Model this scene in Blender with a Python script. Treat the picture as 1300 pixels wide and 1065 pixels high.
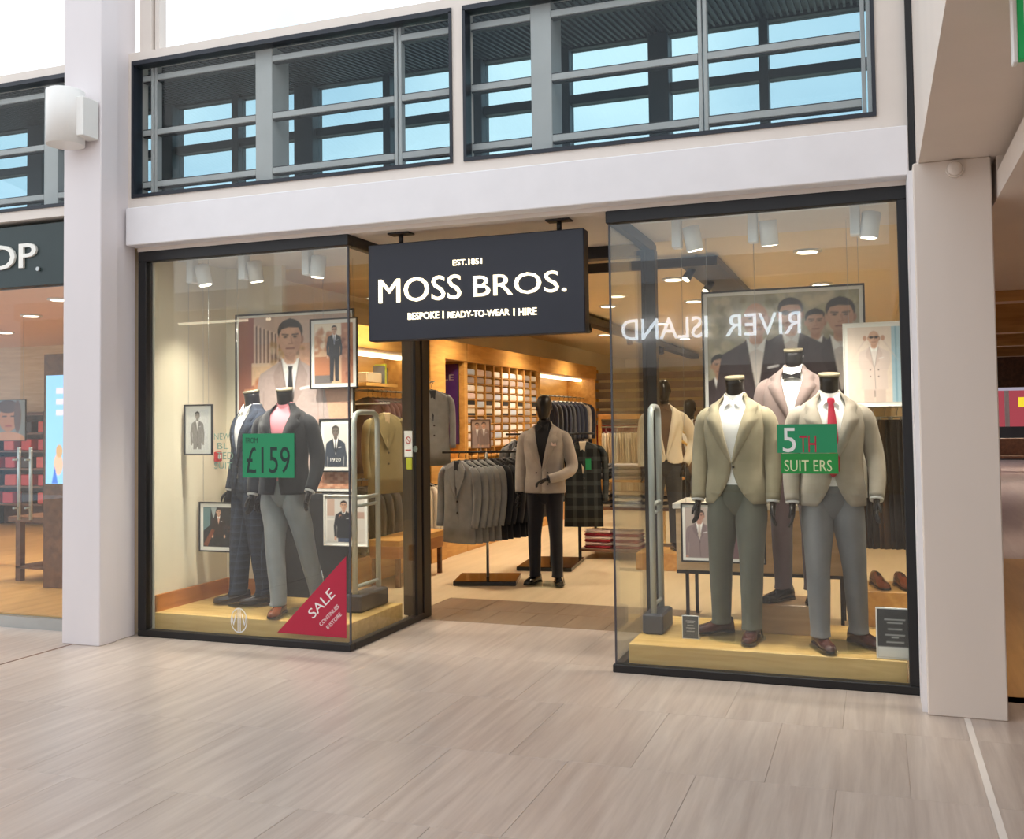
import bpy, bmesh, math, random
import numpy as np
from mathutils import Matrix, Vector
random.seed(7)
for o in list(bpy.data.objects): bpy.data.objects.remove(o)
sc = bpy.context.scene
COL = sc.collection
PI = math.pi

# ------------------------------------------------------------------ camera
F_PX, YAW, PITCH, ROLL = 1260.62, -0.350172, 0.0380588, -0.0129476
PPX, PPY = 650.0, 487.5
CAM = np.array([3.499, -6.207, 1.6])
_cy, _sy, _cp, _sp = math.cos(YAW), math.sin(YAW), math.cos(PITCH), math.sin(PITCH)
_f = np.array([_sy*_cp, _cy*_cp, _sp]); _r = np.array([_cy, -_sy, 0.0]); _u = np.cross(_r, _f)
_c, _s = math.cos(ROLL), math.sin(ROLL)
R_ = _c*_r + _s*_u; U_ = -_s*_r + _c*_u
cd = bpy.data.cameras.new('camera'); cam = bpy.data.objects.new('camera', cd); COL.objects.link(cam)
cd.sensor_fit = 'HORIZONTAL'; cd.sensor_width = 36.0; cd.lens = F_PX/1300*36
cd.shift_y = (PPY-532.5)/1300
cd.clip_end = 200
m = Matrix.Identity(4)
for i in range(3):
    m[i][0] = R_[i]; m[i][1] = U_[i]; m[i][2] = -_f[i]; m[i][3] = CAM[i]
cam.matrix_world = m
sc.camera = cam

def ray(x, y):
    return R_*((x-PPX)/F_PX) + U_*(-(y-PPY)/F_PX) + _f
def onY(x, y, Y): d = ray(x, y); return CAM + d*((Y-CAM[1])/d[1])
def onX(x, y, X): d = ray(x, y); return CAM + d*((X-CAM[0])/d[0])
def onZ(x, y, Z): d = ray(x, y); return CAM + d*((Z-CAM[2])/d[2])

# ------------------------------------------------------------------ sky and exposure
w = bpy.data.worlds.new('sky'); sc.world = w; w.use_nodes = True
nt = w.node_tree; nt.nodes.clear()
out = nt.nodes.new('ShaderNodeOutputWorld'); bg = nt.nodes.new('ShaderNodeBackground')
tc = nt.nodes.new('ShaderNodeTexCoord'); nz = nt.nodes.new('ShaderNodeTexNoise'); rp = nt.nodes.new('ShaderNodeValToRGB')
nz.inputs['Scale'].default_value = 2.2; nz.inputs['Detail'].default_value = 3
rp.color_ramp.elements[0].position = .38; rp.color_ramp.elements[0].color = (.50, .62, .74, 1)
rp.color_ramp.elements[1].position = .60; rp.color_ramp.elements[1].color = (.98, .99, 1, 1)
nt.links.new(tc.outputs['Generated'], nz.inputs['Vector']); nt.links.new(nz.outputs['Fac'], rp.inputs['Fac'])
nt.links.new(rp.outputs['Color'], bg.inputs['Color']); nt.links.new(bg.outputs['Background'], out.inputs['Surface'])
bg.inputs['Strength'].default_value = 1.85
vs = sc.view_settings
sc.display_settings.display_device = 'sRGB'
vs.view_transform = 'Standard'; vs.look = 'None'; vs.gamma = 1; vs.use_curve_mapping = False
vs.exposure = 0.0

# ------------------------------------------------------------------ materials
def S(*c):
    if len(c) == 1 and isinstance(c[0], str):
        h = c[0].lstrip('#'); c = [int(h[i:i+2], 16) for i in (0, 2, 4)]
    elif len(c) == 1: c = c[0]
    r = []
    for v in c:
        v = v/255.0
        r.append(v/12.92 if v <= .04045 else ((v+.055)/1.055)**2.4)
    return tuple(r)
MATS = {}
def newmat(name):
    mt = bpy.data.materials.new(name); mt.use_nodes = True
    MATS[name] = mt
    t = mt.node_tree; t.nodes.clear()
    o = t.nodes.new('ShaderNodeOutputMaterial')
    return mt, t, o
def pm(name, col, rough=.5, metal=0., var=.08, vs_=(6, 6, 6), bump=0., bs=80, spec=.5, emit=None, es=0., space='Object', sheen=0., coat=0.):
    """procedural Principled material: base colour with noise variation, fine bump"""
    mt, t, o = newmat(name); N = t.nodes.new; L = t.links.new
    b = N('ShaderNodeBsdfPrincipled'); L(b.outputs[0], o.inputs[0])
    b.inputs['Roughness'].default_value = rough; b.inputs['Metallic'].default_value = metal
    b.inputs['Specular IOR Level'].default_value = spec
    if sheen: b.inputs['Sheen Weight'].default_value = sheen
    if coat: b.inputs['Coat Weight'].default_value = coat; b.inputs['Coat Roughness'].default_value = .1
    c = col if not isinstance(col, str) else S(col)
    tc = N('ShaderNodeTexCoord'); mp = N('ShaderNodeMapping'); mp.inputs['Scale'].default_value = vs_
    L(tc.outputs[space], mp.inputs[0])
    n = N('ShaderNodeTexNoise'); n.inputs['Scale'].default_value = 1; n.inputs['Detail'].default_value = 4
    L(mp.outputs[0], n.inputs['Vector'])
    r = N('ShaderNodeValToRGB')
    r.color_ramp.elements[0].position = .3; r.color_ramp.elements[1].position = .7
    r.color_ramp.elements[0].color = tuple(max(0, v*(1-var)) for v in c)+(1,)
    r.color_ramp.elements[1].color = tuple(min(1, v*(1+var)) for v in c)+(1,)
    L(n.outputs['Fac'], r.inputs[0]); L(r.outputs[0], b.inputs['Base Color'])
    if bump:
        n2 = N('ShaderNodeTexNoise'); n2.inputs['Scale'].default_value = bs; n2.inputs['Detail'].default_value = 3
        L(tc.outputs[space], n2.inputs['Vector'])
        bp = N('ShaderNodeBump'); bp.inputs['Strength'].default_value = bump; bp.inputs['Distance'].default_value = .004
        L(n2.outputs['Fac'], bp.inputs['Height']); L(bp.outputs[0], b.inputs['Normal'])
    if emit is not None:
        b.inputs['Emission Color'].default_value = tuple(emit)+(1,); b.inputs['Emission Strength'].default_value = es
    return mt
def wood(name, c1, c2, scale=(1.2, 14, 14), rough=.38):
    mt, t, o = newmat(name); N = t.nodes.new; L = t.links.new
    b = N('ShaderNodeBsdfPrincipled'); L(b.outputs[0], o.inputs[0]); b.inputs['Roughness'].default_value = rough
    tc = N('ShaderNodeTexCoord'); mp = N('ShaderNodeMapping'); mp.inputs['Scale'].default_value = scale
    g = N('ShaderNodeNewGeometry'); L(g.outputs['Position'], mp.inputs[0])
    n = N('ShaderNodeTexNoise'); n.inputs['Scale'].default_value = 1.6; n.inputs['Detail'].default_value = 6; n.inputs['Distortion'].default_value = .6
    L(mp.outputs[0], n.inputs['Vector'])
    r = N('ShaderNodeValToRGB'); r.color_ramp.elements[0].position = .32; r.color_ramp.elements[1].position = .68
    r.color_ramp.elements[0].color = S(c1)+(1,); r.color_ramp.elements[1].color = S(c2)+(1,)
    L(n.outputs['Fac'], r.inputs[0]); L(r.outputs[0], b.inputs['Base Color'])
    return mt
def stone(name, c1, c2, rough=.32, tint=.1, vscale=(9, .7, 1)):
    """limestone with veins along Y; each tile gets its own tone and its own piece of the veining"""
    mt, t, o = newmat(name); N = t.nodes.new; L = t.links.new
    b = N('ShaderNodeBsdfPrincipled'); L(b.outputs[0], o.inputs[0]); b.inputs['Roughness'].default_value = rough
    g = N('ShaderNodeNewGeometry'); oi = N('ShaderNodeObjectInfo')
    ad = N('ShaderNodeVectorMath'); ad.operation = 'ADD'
    mu = N('ShaderNodeMath'); mu.operation = 'MULTIPLY'; mu.inputs[1].default_value = 13.0
    L(oi.outputs['Random'], mu.inputs[0]); L(g.outputs['Position'], ad.inputs[0]); L(mu.outputs[0], ad.inputs[1])
    mp = N('ShaderNodeMapping'); mp.inputs['Scale'].default_value = vscale; L(ad.outputs[0], mp.inputs[0])
    n = N('ShaderNodeTexNoise'); n.inputs['Scale'].default_value = 1.3; n.inputs['Detail'].default_value = 6; n.inputs['Roughness'].default_value = .62; n.inputs['Distortion'].default_value = .35
    L(mp.outputs[0], n.inputs['Vector'])
    r = N('ShaderNodeValToRGB'); r.color_ramp.elements[0].position = .3; r.color_ramp.elements[1].position = .7
    r.color_ramp.elements[0].color = S(c1)+(1,); r.color_ramp.elements[1].color = S(c2)+(1,)
    L(n.outputs['Fac'], r.inputs[0])
    hs = N('ShaderNodeHueSaturation'); L(r.outputs[0], hs.inputs['Color'])
    mr = N('ShaderNodeMapRange'); mr.inputs['To Min'].default_value = 1-tint; mr.inputs['To Max'].default_value = 1+tint
    L(oi.outputs['Random'], mr.inputs['Value']); L(mr.outputs[0], hs.inputs['Value'])
    L(hs.outputs[0], b.inputs['Base Color'])
    return mt
def glass(name, tint=(.95, .97, .955), f0=.045, rough=0.0):
    """thin sheet glass: clear transmission plus a Schlick mirror on each face"""
    mt, t, o = newmat(name); N = t.nodes.new; L = t.links.new
    g = N('ShaderNodeNewGeometry'); d = N('ShaderNodeVectorMath'); d.operation = 'DOT_PRODUCT'
    L(g.outputs['Normal'], d.inputs[0]); L(g.outputs['Incoming'], d.inputs[1])
    a = N('ShaderNodeMath'); a.operation = 'ABSOLUTE'; L(d.outputs['Value'], a.inputs[0])
    s = N('ShaderNodeMath'); s.operation = 'SUBTRACT'; s.inputs[0].default_value = 1; L(a.outputs[0], s.inputs[1])
    p = N('ShaderNodeMath'); p.operation = 'POWER'; p.inputs[1].default_value = 5; L(s.outputs[0], p.inputs[0])
    m_ = N('ShaderNodeMath'); m_.operation = 'MULTIPLY_ADD'; m_.inputs[1].default_value = .6; m_.inputs[2].default_value = f0; L(p.outputs[0], m_.inputs[0])
    tr = N('ShaderNodeBsdfTransparent'); tr.inputs[0].default_value = tint+(1,)
    gl = N('ShaderNodeBsdfGlossy'); gl.inputs['Roughness'].default_value = rough; gl.inputs['Color'].default_value = (1, 1, 1, 1)
    mx = N('ShaderNodeMixShader'); L(m_.outputs[0], mx.inputs[0]); L(tr.outputs[0], mx.inputs[1]); L(gl.outputs[0], mx.inputs[2])
    L(mx.outputs[0], o.inputs[0])
    return mt
def emat(name, col, strength):
    mt, t, o = newmat(name)
    e = t.nodes.new('ShaderNodeEmission'); e.inputs[0].default_value = tuple(col)+(1,); e.inputs[1].default_value = strength
    t.links.new(e.outputs[0], o.inputs[0]); return mt
def printmat(name='print', rough=.35, emit=0.):
    """flat print: the colours are stored on the printed sheet itself"""
    mt, t, o = newmat(name); b = t.nodes.new('ShaderNodeBsdfPrincipled'); t.links.new(b.outputs[0], o.inputs[0])
    b.inputs['Roughness'].default_value = rough
    a = t.nodes.new('ShaderNodeVertexColor'); a.layer_name = 'Col'
    t.links.new(a.outputs[0], b.inputs['Base Color'])
    if emit:
        t.links.new(a.outputs[0], b.inputs['Emission Color']); b.inputs['Emission Strength'].default_value = emit
    return mt
def plaid(name, base, l1, l2, sx=.055, rough=.85):
    """woven check: two sets of soft lines across and along the garment"""
    mt, t, o = newmat(name); N = t.nodes.new; L = t.links.new
    b = N('ShaderNodeBsdfPrincipled'); L(b.outputs[0], o.inputs[0]); b.inputs['Roughness'].default_value = rough; b.inputs['Specular IOR Level'].default_value = .2
    tc = N('ShaderNodeTexCoord'); sp = N('ShaderNodeSeparateXYZ'); L(tc.outputs['Object'], sp.inputs[0])
    def lines(sock, period, width):
        d = N('ShaderNodeMath'); d.operation = 'DIVIDE'; d.inputs[1].default_value = period; L(sock, d.inputs[0])
        f = N('ShaderNodeMath'); f.operation = 'FRACT'; L(d.outputs[0], f.inputs[0])
        c = N('ShaderNodeMath'); c.operation = 'LESS_THAN'; c.inputs[1].default_value = width; L(f.outputs[0], c.inputs[0])
        return c.outputs[0]
    ad = N('ShaderNodeMath'); ad.operation = 'ADD'; L(lines(sp.outputs[0], sx, .35), ad.inputs[0]); L(lines(sp.outputs[2], sx*1.15, .35), ad.inputs[1])
    m1 = N('ShaderNodeMath'); m1.operation = 'MULTIPLY'; m1.inputs[1].default_value = .5; L(ad.outputs[0], m1.inputs[0])
    mx = N('ShaderNodeMixRGB'); mx.inputs[1].default_value = S(base)+(1,); mx.inputs[2].default_value = S(l1)+(1,); L(m1.outputs[0], mx.inputs[0])
    a2 = N('ShaderNodeMath'); a2.operation = 'MAXIMUM'; L(lines(sp.outputs[0], sx, .06), a2.inputs[0]); L(lines(sp.outputs[2], sx*1.15, .06), a2.inputs[1])
    m2 = N('ShaderNodeMath'); m2.operation = 'MULTIPLY'; m2.inputs[1].default_value = .6; L(a2.outputs[0], m2.inputs[0])
    mx2 = N('ShaderNodeMixRGB'); mx2.inputs[2].default_value = S(l2)+(1,); L(mx.outputs[0], mx2.inputs[1]); L(m2.outputs[0], mx2.inputs[0])
    L(mx2.outputs[0], b.inputs['Base Color'])
    return mt

pm('white_paint', '#ebe8ea', .55, var=.02)
pm('cream_paint', '#e3d9d0', .6, var=.02)
pm('pillar_paint', '#e0d9da', .6, var=.025, vs_=(2, 2, .6))
pm('column_paint', '#e4d7cc', .6, var=.03, vs_=(2, 2, .6))
pm('salmon_paint', '#e6bfa2', .7, var=.03)
pm('window_cream', '#e6dcc4', .7, var=.025, vs_=(1.5, 1.5, .6))
pm('shop_ceiling', '#e8d6b4', .8, var=.02)
pm('black_metal', '#141214', .45, var=.1)
pm('frame_navy', '#1b202b', .4, var=.1)
pm('sage_metal', '#b2b3b2', .45, var=.04)
pm('dark_soffit', '#2b353b', .6, var=.08)
pm('far_frame', '#3a474d', .55, var=.08)
pm('green_fascia', '#263535', .35, var=.06)
pm('sign_navy', '#22242f', .42, var=.04)
pm('white_plastic', '#eceae6', .4, var=.02)
pm('chrome', '#d8d8d8', .18, 1., var=.02)
pm('steel', '#b9bcbb', .35, .9, var=.04)
pm('grey_tube', '#b3b8b4', .35, .2, var=.03)
pm('grey_box', '#45444a', .5, var=.06)
pm('charcoal_panel', '#2c2d31', .6, var=.08)
pm('brown_fascia', '#9d7c55', .6, var=.06)
pm('black_gloss', '#151215', .14, var=.1)
pm('mannequin_black', '#171416', .3, var=.15)
pm('neck_cap', '#8a7f68', .6, var=.08)
pm('red_plastic', '#b8262a', .4, var=.05)
pm('price_red', '#b01a3a', .5, var=.06, vs_=(4, 4, 4))
pm('mat_white', '#f2efe9', .6, var=.01)
pm('paper', '#ded9cc', .7, var=.03)
pm('letter_white', '#f4f2ea', .4, var=.01)
wood('oak', '#c08a44', '#dba85e', (9, 1.2, 9))
wood('oak_x', '#c9a05a', '#dfbb78', (1.2, 12, 12))
wood('oak_pale', '#c7a983', '#d8bd98', (1.2, 12, 12))
wood('oak_brown', '#a8682f', '#bd7d3e', (1.4, 1.4, 12))
wood('timber', '#a87838', '#c8954f', (1, 6, 10))
wood('dark_wood', '#5b3a28', '#7a5138', (9, 1.2, 9))
stone('limestone', '#ac9b90', '#c8b9ad', .3, .02, (14, .8, 1))
stone('porch_stone', '#7d6957', '#957f69', .38, .07)
stone('shop_floor', '#cbb694', '#dcc8a8', .34, .0, (5, .5, 1))
stone('warm_floor', '#b98d55', '#d0a468', .4, .0)
stone('pink_floor', '#b8a8aa', '#cdc0c0', .3, .0)
glass('shop_glass')
glass('upper_glass', (.95, .965, .965), .014)
glass('blue_glass', (.62, .76, .80), .04)
glass('clear_base', (.9, .93, .91), .05)
emat('sign_light', (1, .86, .58), 2.6)
emat('cove_light', (1, .84, .56), 7.0)
emat('lamp_disc', (1, .87, .66), 6.0)
emat('white_sign_light', (.85, .92, 1), 9.0)
printmat('print'); printmat('screen', .3, 1.0)

# ------------------------------------------------------------------ mesh helpers
class MB:
    def __init__(self): self.v = []; self.f = []; self.sm = []
    def add(self, vs, fs, smooth=False):
        b = len(self.v); self.v += [tuple(map(float, p)) for p in vs]
        for q in fs: self.f.append(tuple(b+i for i in q)); self.sm.append(smooth)
        return self
    def box(self, x0, x1, y0, y1, z0, z1):
        x0, x1 = min(x0, x1), max(x0, x1); y0, y1 = min(y0, y1), max(y0, y1); z0, z1 = min(z0, z1), max(z0, z1)
        v = [(x, y, z) for z in (z0, z1) for y in (y0, y1) for x in (x0, x1)]
        return self.add(v, [(0, 2, 3, 1), (4, 5, 7, 6), (0, 1, 5, 4), (2, 6, 7, 3), (0, 4, 6, 2), (1, 3, 7, 5)])
    def bbox(self, x0, x1, y0, y1, z0, z1, b=.008):
        """box with chamfered vertical and horizontal edges"""
        rings = []
        for z, i in ((z0, b), (z0+b, 0), (z1-b, 0), (z1, b)):
            X0, X1, Y0, Y1 = x0+i, x1-i, y0+i, y1-i
            rings.append([(X0+b, Y0, z), (X1-b, Y0, z), (X1, Y0+b, z), (X1, Y1-b, z), (X1-b, Y1, z), (X0+b, Y1, z), (X0, Y1-b, z), (X0, Y0+b, z)])
        return self.loft(rings, True, True, False)
    def loft(self, rings, cap0=True, cap1=True, smooth=True, closed=True):
        n = len(rings[0]); v = [p for r in rings for p in r]; f = []
        for i in range(len(rings)-1):
            for j in range(n if closed else n-1):
                k = (j+1) % n
                f.append((i*n+j, i*n+k, (i+1)*n+k, (i+1)*n+j))
        self.add(v, f, smooth)
        if cap0: self.add(rings[0], [tuple(range(n))[::-1]], False)
        if cap1: self.add(rings[-1], [tuple(range(n))], False)
        return self
    def tube(self, pts, rad, n=10, cap=True, flat=1.0, up=None, smooth=True):
        pts = [np.array(p, float) for p in pts]; m_ = len(pts)
        if not hasattr(rad, '__len__'): rad = [rad]*m_
        rings = []; ref = None
        for i in range(m_):
            t = pts[min(i+1, m_-1)]-pts[max(i-1, 0)]; t = t/(np.linalg.norm(t)+1e-9)
            if ref is None:
                a = np.array(up if up is not None else ((0, 0, 1) if abs(t[2]) < .9 else (0, 1, 0)), float)
            else: a = ref
            s = np.cross(t, a); s /= np.linalg.norm(s)+1e-9; u2 = np.cross(s, t); ref = u2
            r = rad[i]; ra, rb = (r if hasattr(r, '__len__') else (r, r*flat))
            rings.append([tuple(pts[i]+s*math.cos(2*PI*k/n)*ra+u2*math.sin(2*PI*k/n)*rb) for k in range(n)])
        return self.loft(rings, cap, cap, smooth)
    def cyl(self, p0, p1, r, n=16, r1=None): return self.tube([p0, p1], [r, r if r1 is None else r1], n)
    def lathe(self, prof, c=(0, 0, 0), n=24, smooth=True):
        rings = [[(c[0]+r*math.cos(2*PI*k/n), c[1]+r*math.sin(2*PI*k/n), c[2]+z) for k in range(n)] for r, z in prof]
        return self.loft(rings, True, True, smooth)
    def ell(self, c, rx, ry, rz, n=14, k=9):
        rings = []
        for i in range(1, k):
            a = PI*i/k
            rings.append([(c[0]+rx*math.sin(a)*math.cos(2*PI*j/n), c[1]+ry*math.sin(a)*math.sin(2*PI*j/n), c[2]-rz*math.cos(a)) for j in range(n)])
        return self.loft(rings, True, True, True)
    def prism(self, pts, y0, y1):
        """outline in x,z extruded along y"""
        a = [(x, y0, z) for x, z in pts]; b = [(x, y1, z) for x, z in pts]; n = len(pts)
        self.add(a+b, [tuple(range(n)), tuple(range(2*n-1, n-1, -1))]+[((i+1) % n, i, n+i, n+(i+1) % n) for i in range(n)])
        return self
    def mesh(self, name):
        me = bpy.data.meshes.new(name); me.from_pydata(self.v, [], self.f); me.update()
        me.polygons.foreach_set('use_smooth', self.sm)
        bm = bmesh.new(); bm.from_mesh(me); bmesh.ops.remove_doubles(bm, verts=bm.verts, dist=1e-5) if any(self.sm) else None
        bmesh.ops.recalc_face_normals(bm, faces=bm.faces); bm.to_mesh(me); bm.free()
        return me
def link(name, me, mat, parent=None, loc=(0, 0, 0), rot=(0, 0, 0)):
    o = bpy.data.objects.new(name, me); COL.objects.link(o); o.location = loc; o.rotation_euler = rot
    if mat is not None and not me.materials: me.materials.append(MATS[mat])
    if parent is not None: o.parent = parent
    return o
def obj(name, mb, mat, parent=None, **k): return link(name, mb.mesh(name), mat, parent, **k)
def tag(o, label, cat, group=None, kind=None):
    o['label'] = label
    if cat: o['category'] = cat
    if group: o['group'] = group
    if kind: o['kind'] = kind
    return o
def thing(name, label, cat, loc=(0, 0, 0), rz=0., group=None, scale=1.):
    o = bpy.data.objects.new(name, None); COL.objects.link(o); o.empty_display_size = .1
    o.location = loc; o.rotation_euler = (0, 0, rz); o.scale = (scale,)*3
    return tag(o, label, cat, group)
def struct(name, mb, mat, label, cat='structure'):
    return tag(obj(name, mb, mat), label, cat, kind='structure')
def copy_tree(o, parent=None):
    c = o.copy(); COL.objects.link(c)
    if parent is not None: c.parent = parent
    for ch in [x for x in o.children]: copy_tree(ch, c)
    return c
def text_mesh(body, x0, x1, z0, z1, y, depth=.01, bold=0., flip=False):
    """lettering fitted to a rectangle, standing in the XZ plane and facing -Y (or +Y when flip)"""
    cu = bpy.data.curves.new('lettering', 'FONT'); cu.body = body; cu.extrude = .05; cu.offset = bold; cu.resolution_u = 3
    o = bpy.data.objects.new('lettering', cu); COL.objects.link(o)
    dg = bpy.context.evaluated_depsgraph_get(); me = bpy.data.meshes.new_from_object(o.evaluated_get(dg))
    bpy.data.objects.remove(o); bpy.data.curves.remove(cu)
    n = len(me.vertices); a = np.zeros(n*3); me.vertices.foreach_get('co', a); a = a.reshape(n, 3)
    lo, hi = a.min(0), a.max(0)
    b = np.zeros_like(a)
    fx = (a[:, 0]-lo[0])/(hi[0]-lo[0])
    b[:, 0] = (x1-(x1-x0)*fx) if flip else (x0+(x1-x0)*fx)
    b[:, 2] = z0+(z1-z0)*(a[:, 1]-lo[1])/(hi[1]-lo[1])
    t = (a[:, 2]-lo[2])/max(1e-6, hi[2]-lo[2])
    b[:, 1] = y+(depth*t if flip else -depth*t)
    me.vertices.foreach_set('co', b.ravel()); me.update()
    me.materials.clear()
    return me
def text(name, body, x0, x1, z0, z1, y, mat, parent=None, depth=.01, bold=0., flip=False, **k):
    return link(name, text_mesh(body, x0, x1, z0, z1, y, depth, bold, flip), mat, parent, **k)
def spot(name, loc, target, power, col, angle=100, blend=.9, size=.05, parent=None):
    l = bpy.data.lights.new(name, 'SPOT'); l.energy = power; l.color = col; l.spot_size = math.radians(angle); l.spot_blend = blend; l.shadow_soft_size = size
    o = bpy.data.objects.new(name, l); COL.objects.link(o); o.location = loc
    d = Vector(target)-Vector(loc); o.rotation_euler = d.to_track_quat('-Z', 'Y').to_euler()
    if parent is not None:
        o.parent = parent; o.matrix_parent_inverse = Matrix.Translation(-Vector(parent.location))
    return o
WARM = (1, .85, .64)
# ================================================================== THE SETTING
# mall floor: slab with limestone tiles laid on it
fl = struct('floor', MB().box(-14, 12, -14, 1.21, -.12, -.004), 'limestone', 'pale veined limestone floor of the shopping mall', 'floor')
tm = MB().bbox(-.2993, .2993, -.4493, .4493, -.03, 0, .0008).mesh('tile'); tm.materials.append(MATS['limestone'])
for r in range(5):
    for c in range(20):
        link('tile', tm, None, fl, loc=(-5.4+.6*c+(.3 if r % 2 else 0), -1.67+.9*(r-3)+.45, 0))
tm2 = MB().bbox(-.2993, .2993, -.5393, .5393, -.03, 0, .0008).mesh('tile'); tm2.materials.append(MATS['limestone'])
for c in range(4): link('tile', tm2, None, fl, loc=(.05+.6*c, .67, 0))
obj('joint_strip', MB().box(3.90, 3.93, -6, -.39, -.003, .001), 'cream_paint', fl)
obj('joint_strip', MB().box(-2.13, -2.11, -6, -.38, -.003, .001), 'dark_wood', fl)
# porch: darker tiles just inside the doorway
pf = struct('floor_porch', MB().box(-.2, 2.1, 1.21, 2.2, -.12, -.004), 'porch_stone', 'band of darker brown stone tiles across the shop doorway', 'floor')
tm3 = MB().bbox(-.168, .168, -.245, .245, -.03, 0, .0008).mesh('tile'); tm3.materials.append(MATS['porch_stone'])
for r in range(2):
    for c in range(7-r): link('tile', tm3, None, pf, loc=(-.03+.34*c+(.14 if r else 0), 1.46+.495*r, 0))
struct('floor_shop', MB().box(-1.85, 3.80, 2.2, 16, -.12, 0).box(-1.85, -.2, 0, 2.2, -.12, 0).box(2.1, 3.80, 0, 2.2, -.12, 0), 'shop_floor', 'warm beige stone floor inside the menswear shop', 'floor')

# shop shell
struct('wall_left', MB().box(-2.05, -1.85, .09, 16, 0, 3.0), 'window_cream', 'cream left wall of the shop', 'wall')
struct('wall_right', MB().box(3.80, 4.0, .0, 16, 0, 3.0), 'window_cream', 'cream right wall of the shop', 'wall')
struct('wall_back', MB().box(-2.05, 4.0, 16, 16.2, 0, 3.0), 'window_cream', 'cream back wall deep inside the shop', 'wall')
struct('ceiling', MB().box(-2.05, 4.0, .0, 16.2, 3.0, 3.12), 'shop_ceiling', 'cream ceiling of the shop and its porch', 'ceiling')
struct('wall_upper_side', MB().box(4.0, 4.05, 0, 30, 0, 3.3), 'column_paint', 'beige side wall of the corridor', 'wall')

# left display window: side lining, back wall, skirting boards
struct('wall_window_side', MB().box(-1.85, -1.76, .09, 1.0, 0, 2.955), 'window_cream', 'cream side wall lining the display window', 'wall')
struct('wall_window_back', MB().box(-1.85, -1.2, 1.0, 1.06, 0, 2.955), 'window_cream', 'narrow cream back wall of the display window', 'wall')
bb = MB(); bb.bbox(-1.76, -1.74, .09, 1.0, .165, .30, .004); struct('baseboard_side', bb, 'oak_brown', 'brown wooden skirting along the window side wall', 'skirting')
struct('baseboard_back', MB().bbox(-1.74, -1.25, .98, 1.0, .165, .30, .004), 'oak_brown', 'brown wooden skirting along the window back wall', 'skirting')

# pillar between the two shops and column by the corridor
pl = struct('wall_pillar', MB().bbox(-2.213, -1.86, -.38, -.20, 0, 8, .006).bbox(-2.213, -1.885, -.205, .02, 0, 8, .006), 'pillar_paint', 'tall white pillar between the two shopfronts', 'pillar')
struct('wall_column', MB().bbox(3.725, 4.113, -.39, .0, 0, 2.985, .006), 'column_paint', 'beige square column at the corner of the corridor', 'column')
struct('wall_column_strip', MB().box(3.70, 3.727, -.33, .0, 0, 2.96), 'white_paint', 'thin white strip beside the beige corner column', 'trim')

# beam and upper window frame
struct('wall_beam', MB().bbox(-1.86, 3.715, -.12, .25, 2.985, 3.275, .006), 'white_paint', 'long white beam above the shopfront', 'beam')
struct('wall_porch_soffit', MB().box(-1.85, 3.72, .0, 1.24, 2.955, 2.985), 'cream_paint', 'cream soffit over the shop doorway and windows', 'soffit')
UY = -.06
up = MB()
up.box(-1.885, 3.73, UY, .12, 3.285, 3.362)      # sill
up.box(-1.885, -1.85, UY, .12, 3.362, 4.43); up.box(.85, .93, UY, .12, 3.362, 4.43); up.box(3.55, 3.73, UY, .12, 3.362, 5.4)
up.box(-1.885, 3.55, UY, .12, 4.43, 4.50)
struct('trim_1', up, 'cream_paint', 'cream surround of the upper windows', 'trim')
struct('trim_2', MB().box(-1.83, -1.72, .0, .12, 4.50, 7.5).box(-1.70, -1.66, .02, .1, 4.50, 7.5), 'cream_paint', 'cream post rising above the upper windows', 'trim')

def upper_window(n, x0, x1, posts, thins, label):
    fr = MB(); t = .026
    fr.box(x0, x1, UY-.012, -.01, 3.362, 3.362+t); fr.box(x0, x1, UY-.012, .03, 4.43-t*1.3, 4.43)
    fr.box(x0, x0+t*.8, UY-.012, .03, 3.362+t, 4.43-t); fr.box(x1-t*.8, x1, UY-.012, .03, 3.362+t, 4.43-t)
    o = tag(obj('window_%d' % n, fr, 'frame_navy'), label, 'window', kind='structure')
    a, b = x0+t*.8, x1-t*.8
    obj('pane', MB().box(a, b, -.03, -.02, 3.362+t, 4.43-t), 'upper_glass', o)
    for x in posts: obj('post', MB().bbox(x-.07, x+.075, .03, .26, 3.365, 4.42, .004), 'sage_metal', o)
    for x in thins:
        p = obj('mullion', MB().bbox(x-.028, x-.003, .03, .09, 3.365, 4.42, .003).bbox(x+.005, x+.03, .03, .09, 3.365, 4.42, .003), 'sage_metal', o)
    xs = [a]+sorted([(p-.07, p+.075) for p in posts]+[(p-.03, p+.03) for p in thins])+[b]
    segs = []; cur = a
    for s in xs[1:-1]: segs.append((cur, s[0])); cur = s[1]
    segs.append((cur, b))
    for s0, s1 in segs:
        if s1-s0 < .03: continue
        for z in (3.48, 3.89, 4.32):
            g = obj('glazing_bar', MB().bbox(s0, s1, .03, .09, z-.022, z+.022, .003), 'sage_metal', o)
            obj('gasket', MB().box(s0, s1, .04, .085, z-.031, z-.0225).box(s0, s1, .04, .085, z+.0225, z+.031), 'black_metal', g)
    return o
upper_window(1, -1.85, .85, (-.72,), (-1.72, .39), 'dark framed upper window beside the white pillar, lamp side')
upper_window(2, .93, 3.55, (1.455,), (2.53, 3.50), 'dark framed upper window ending at the corridor corner')
upper_window(3, -5.2, -2.23, (-2.75,), (-3.9,), 'dark framed upper window above the green fascia')
struct('trim_3', MB().box(-6, -2.215, UY, .12, 3.285, 3.362).box(-6, -2.215, UY, .12, 4.43, 4.50), 'cream_paint', 'cream surround of the upper window over the green fascia', 'trim')

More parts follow.
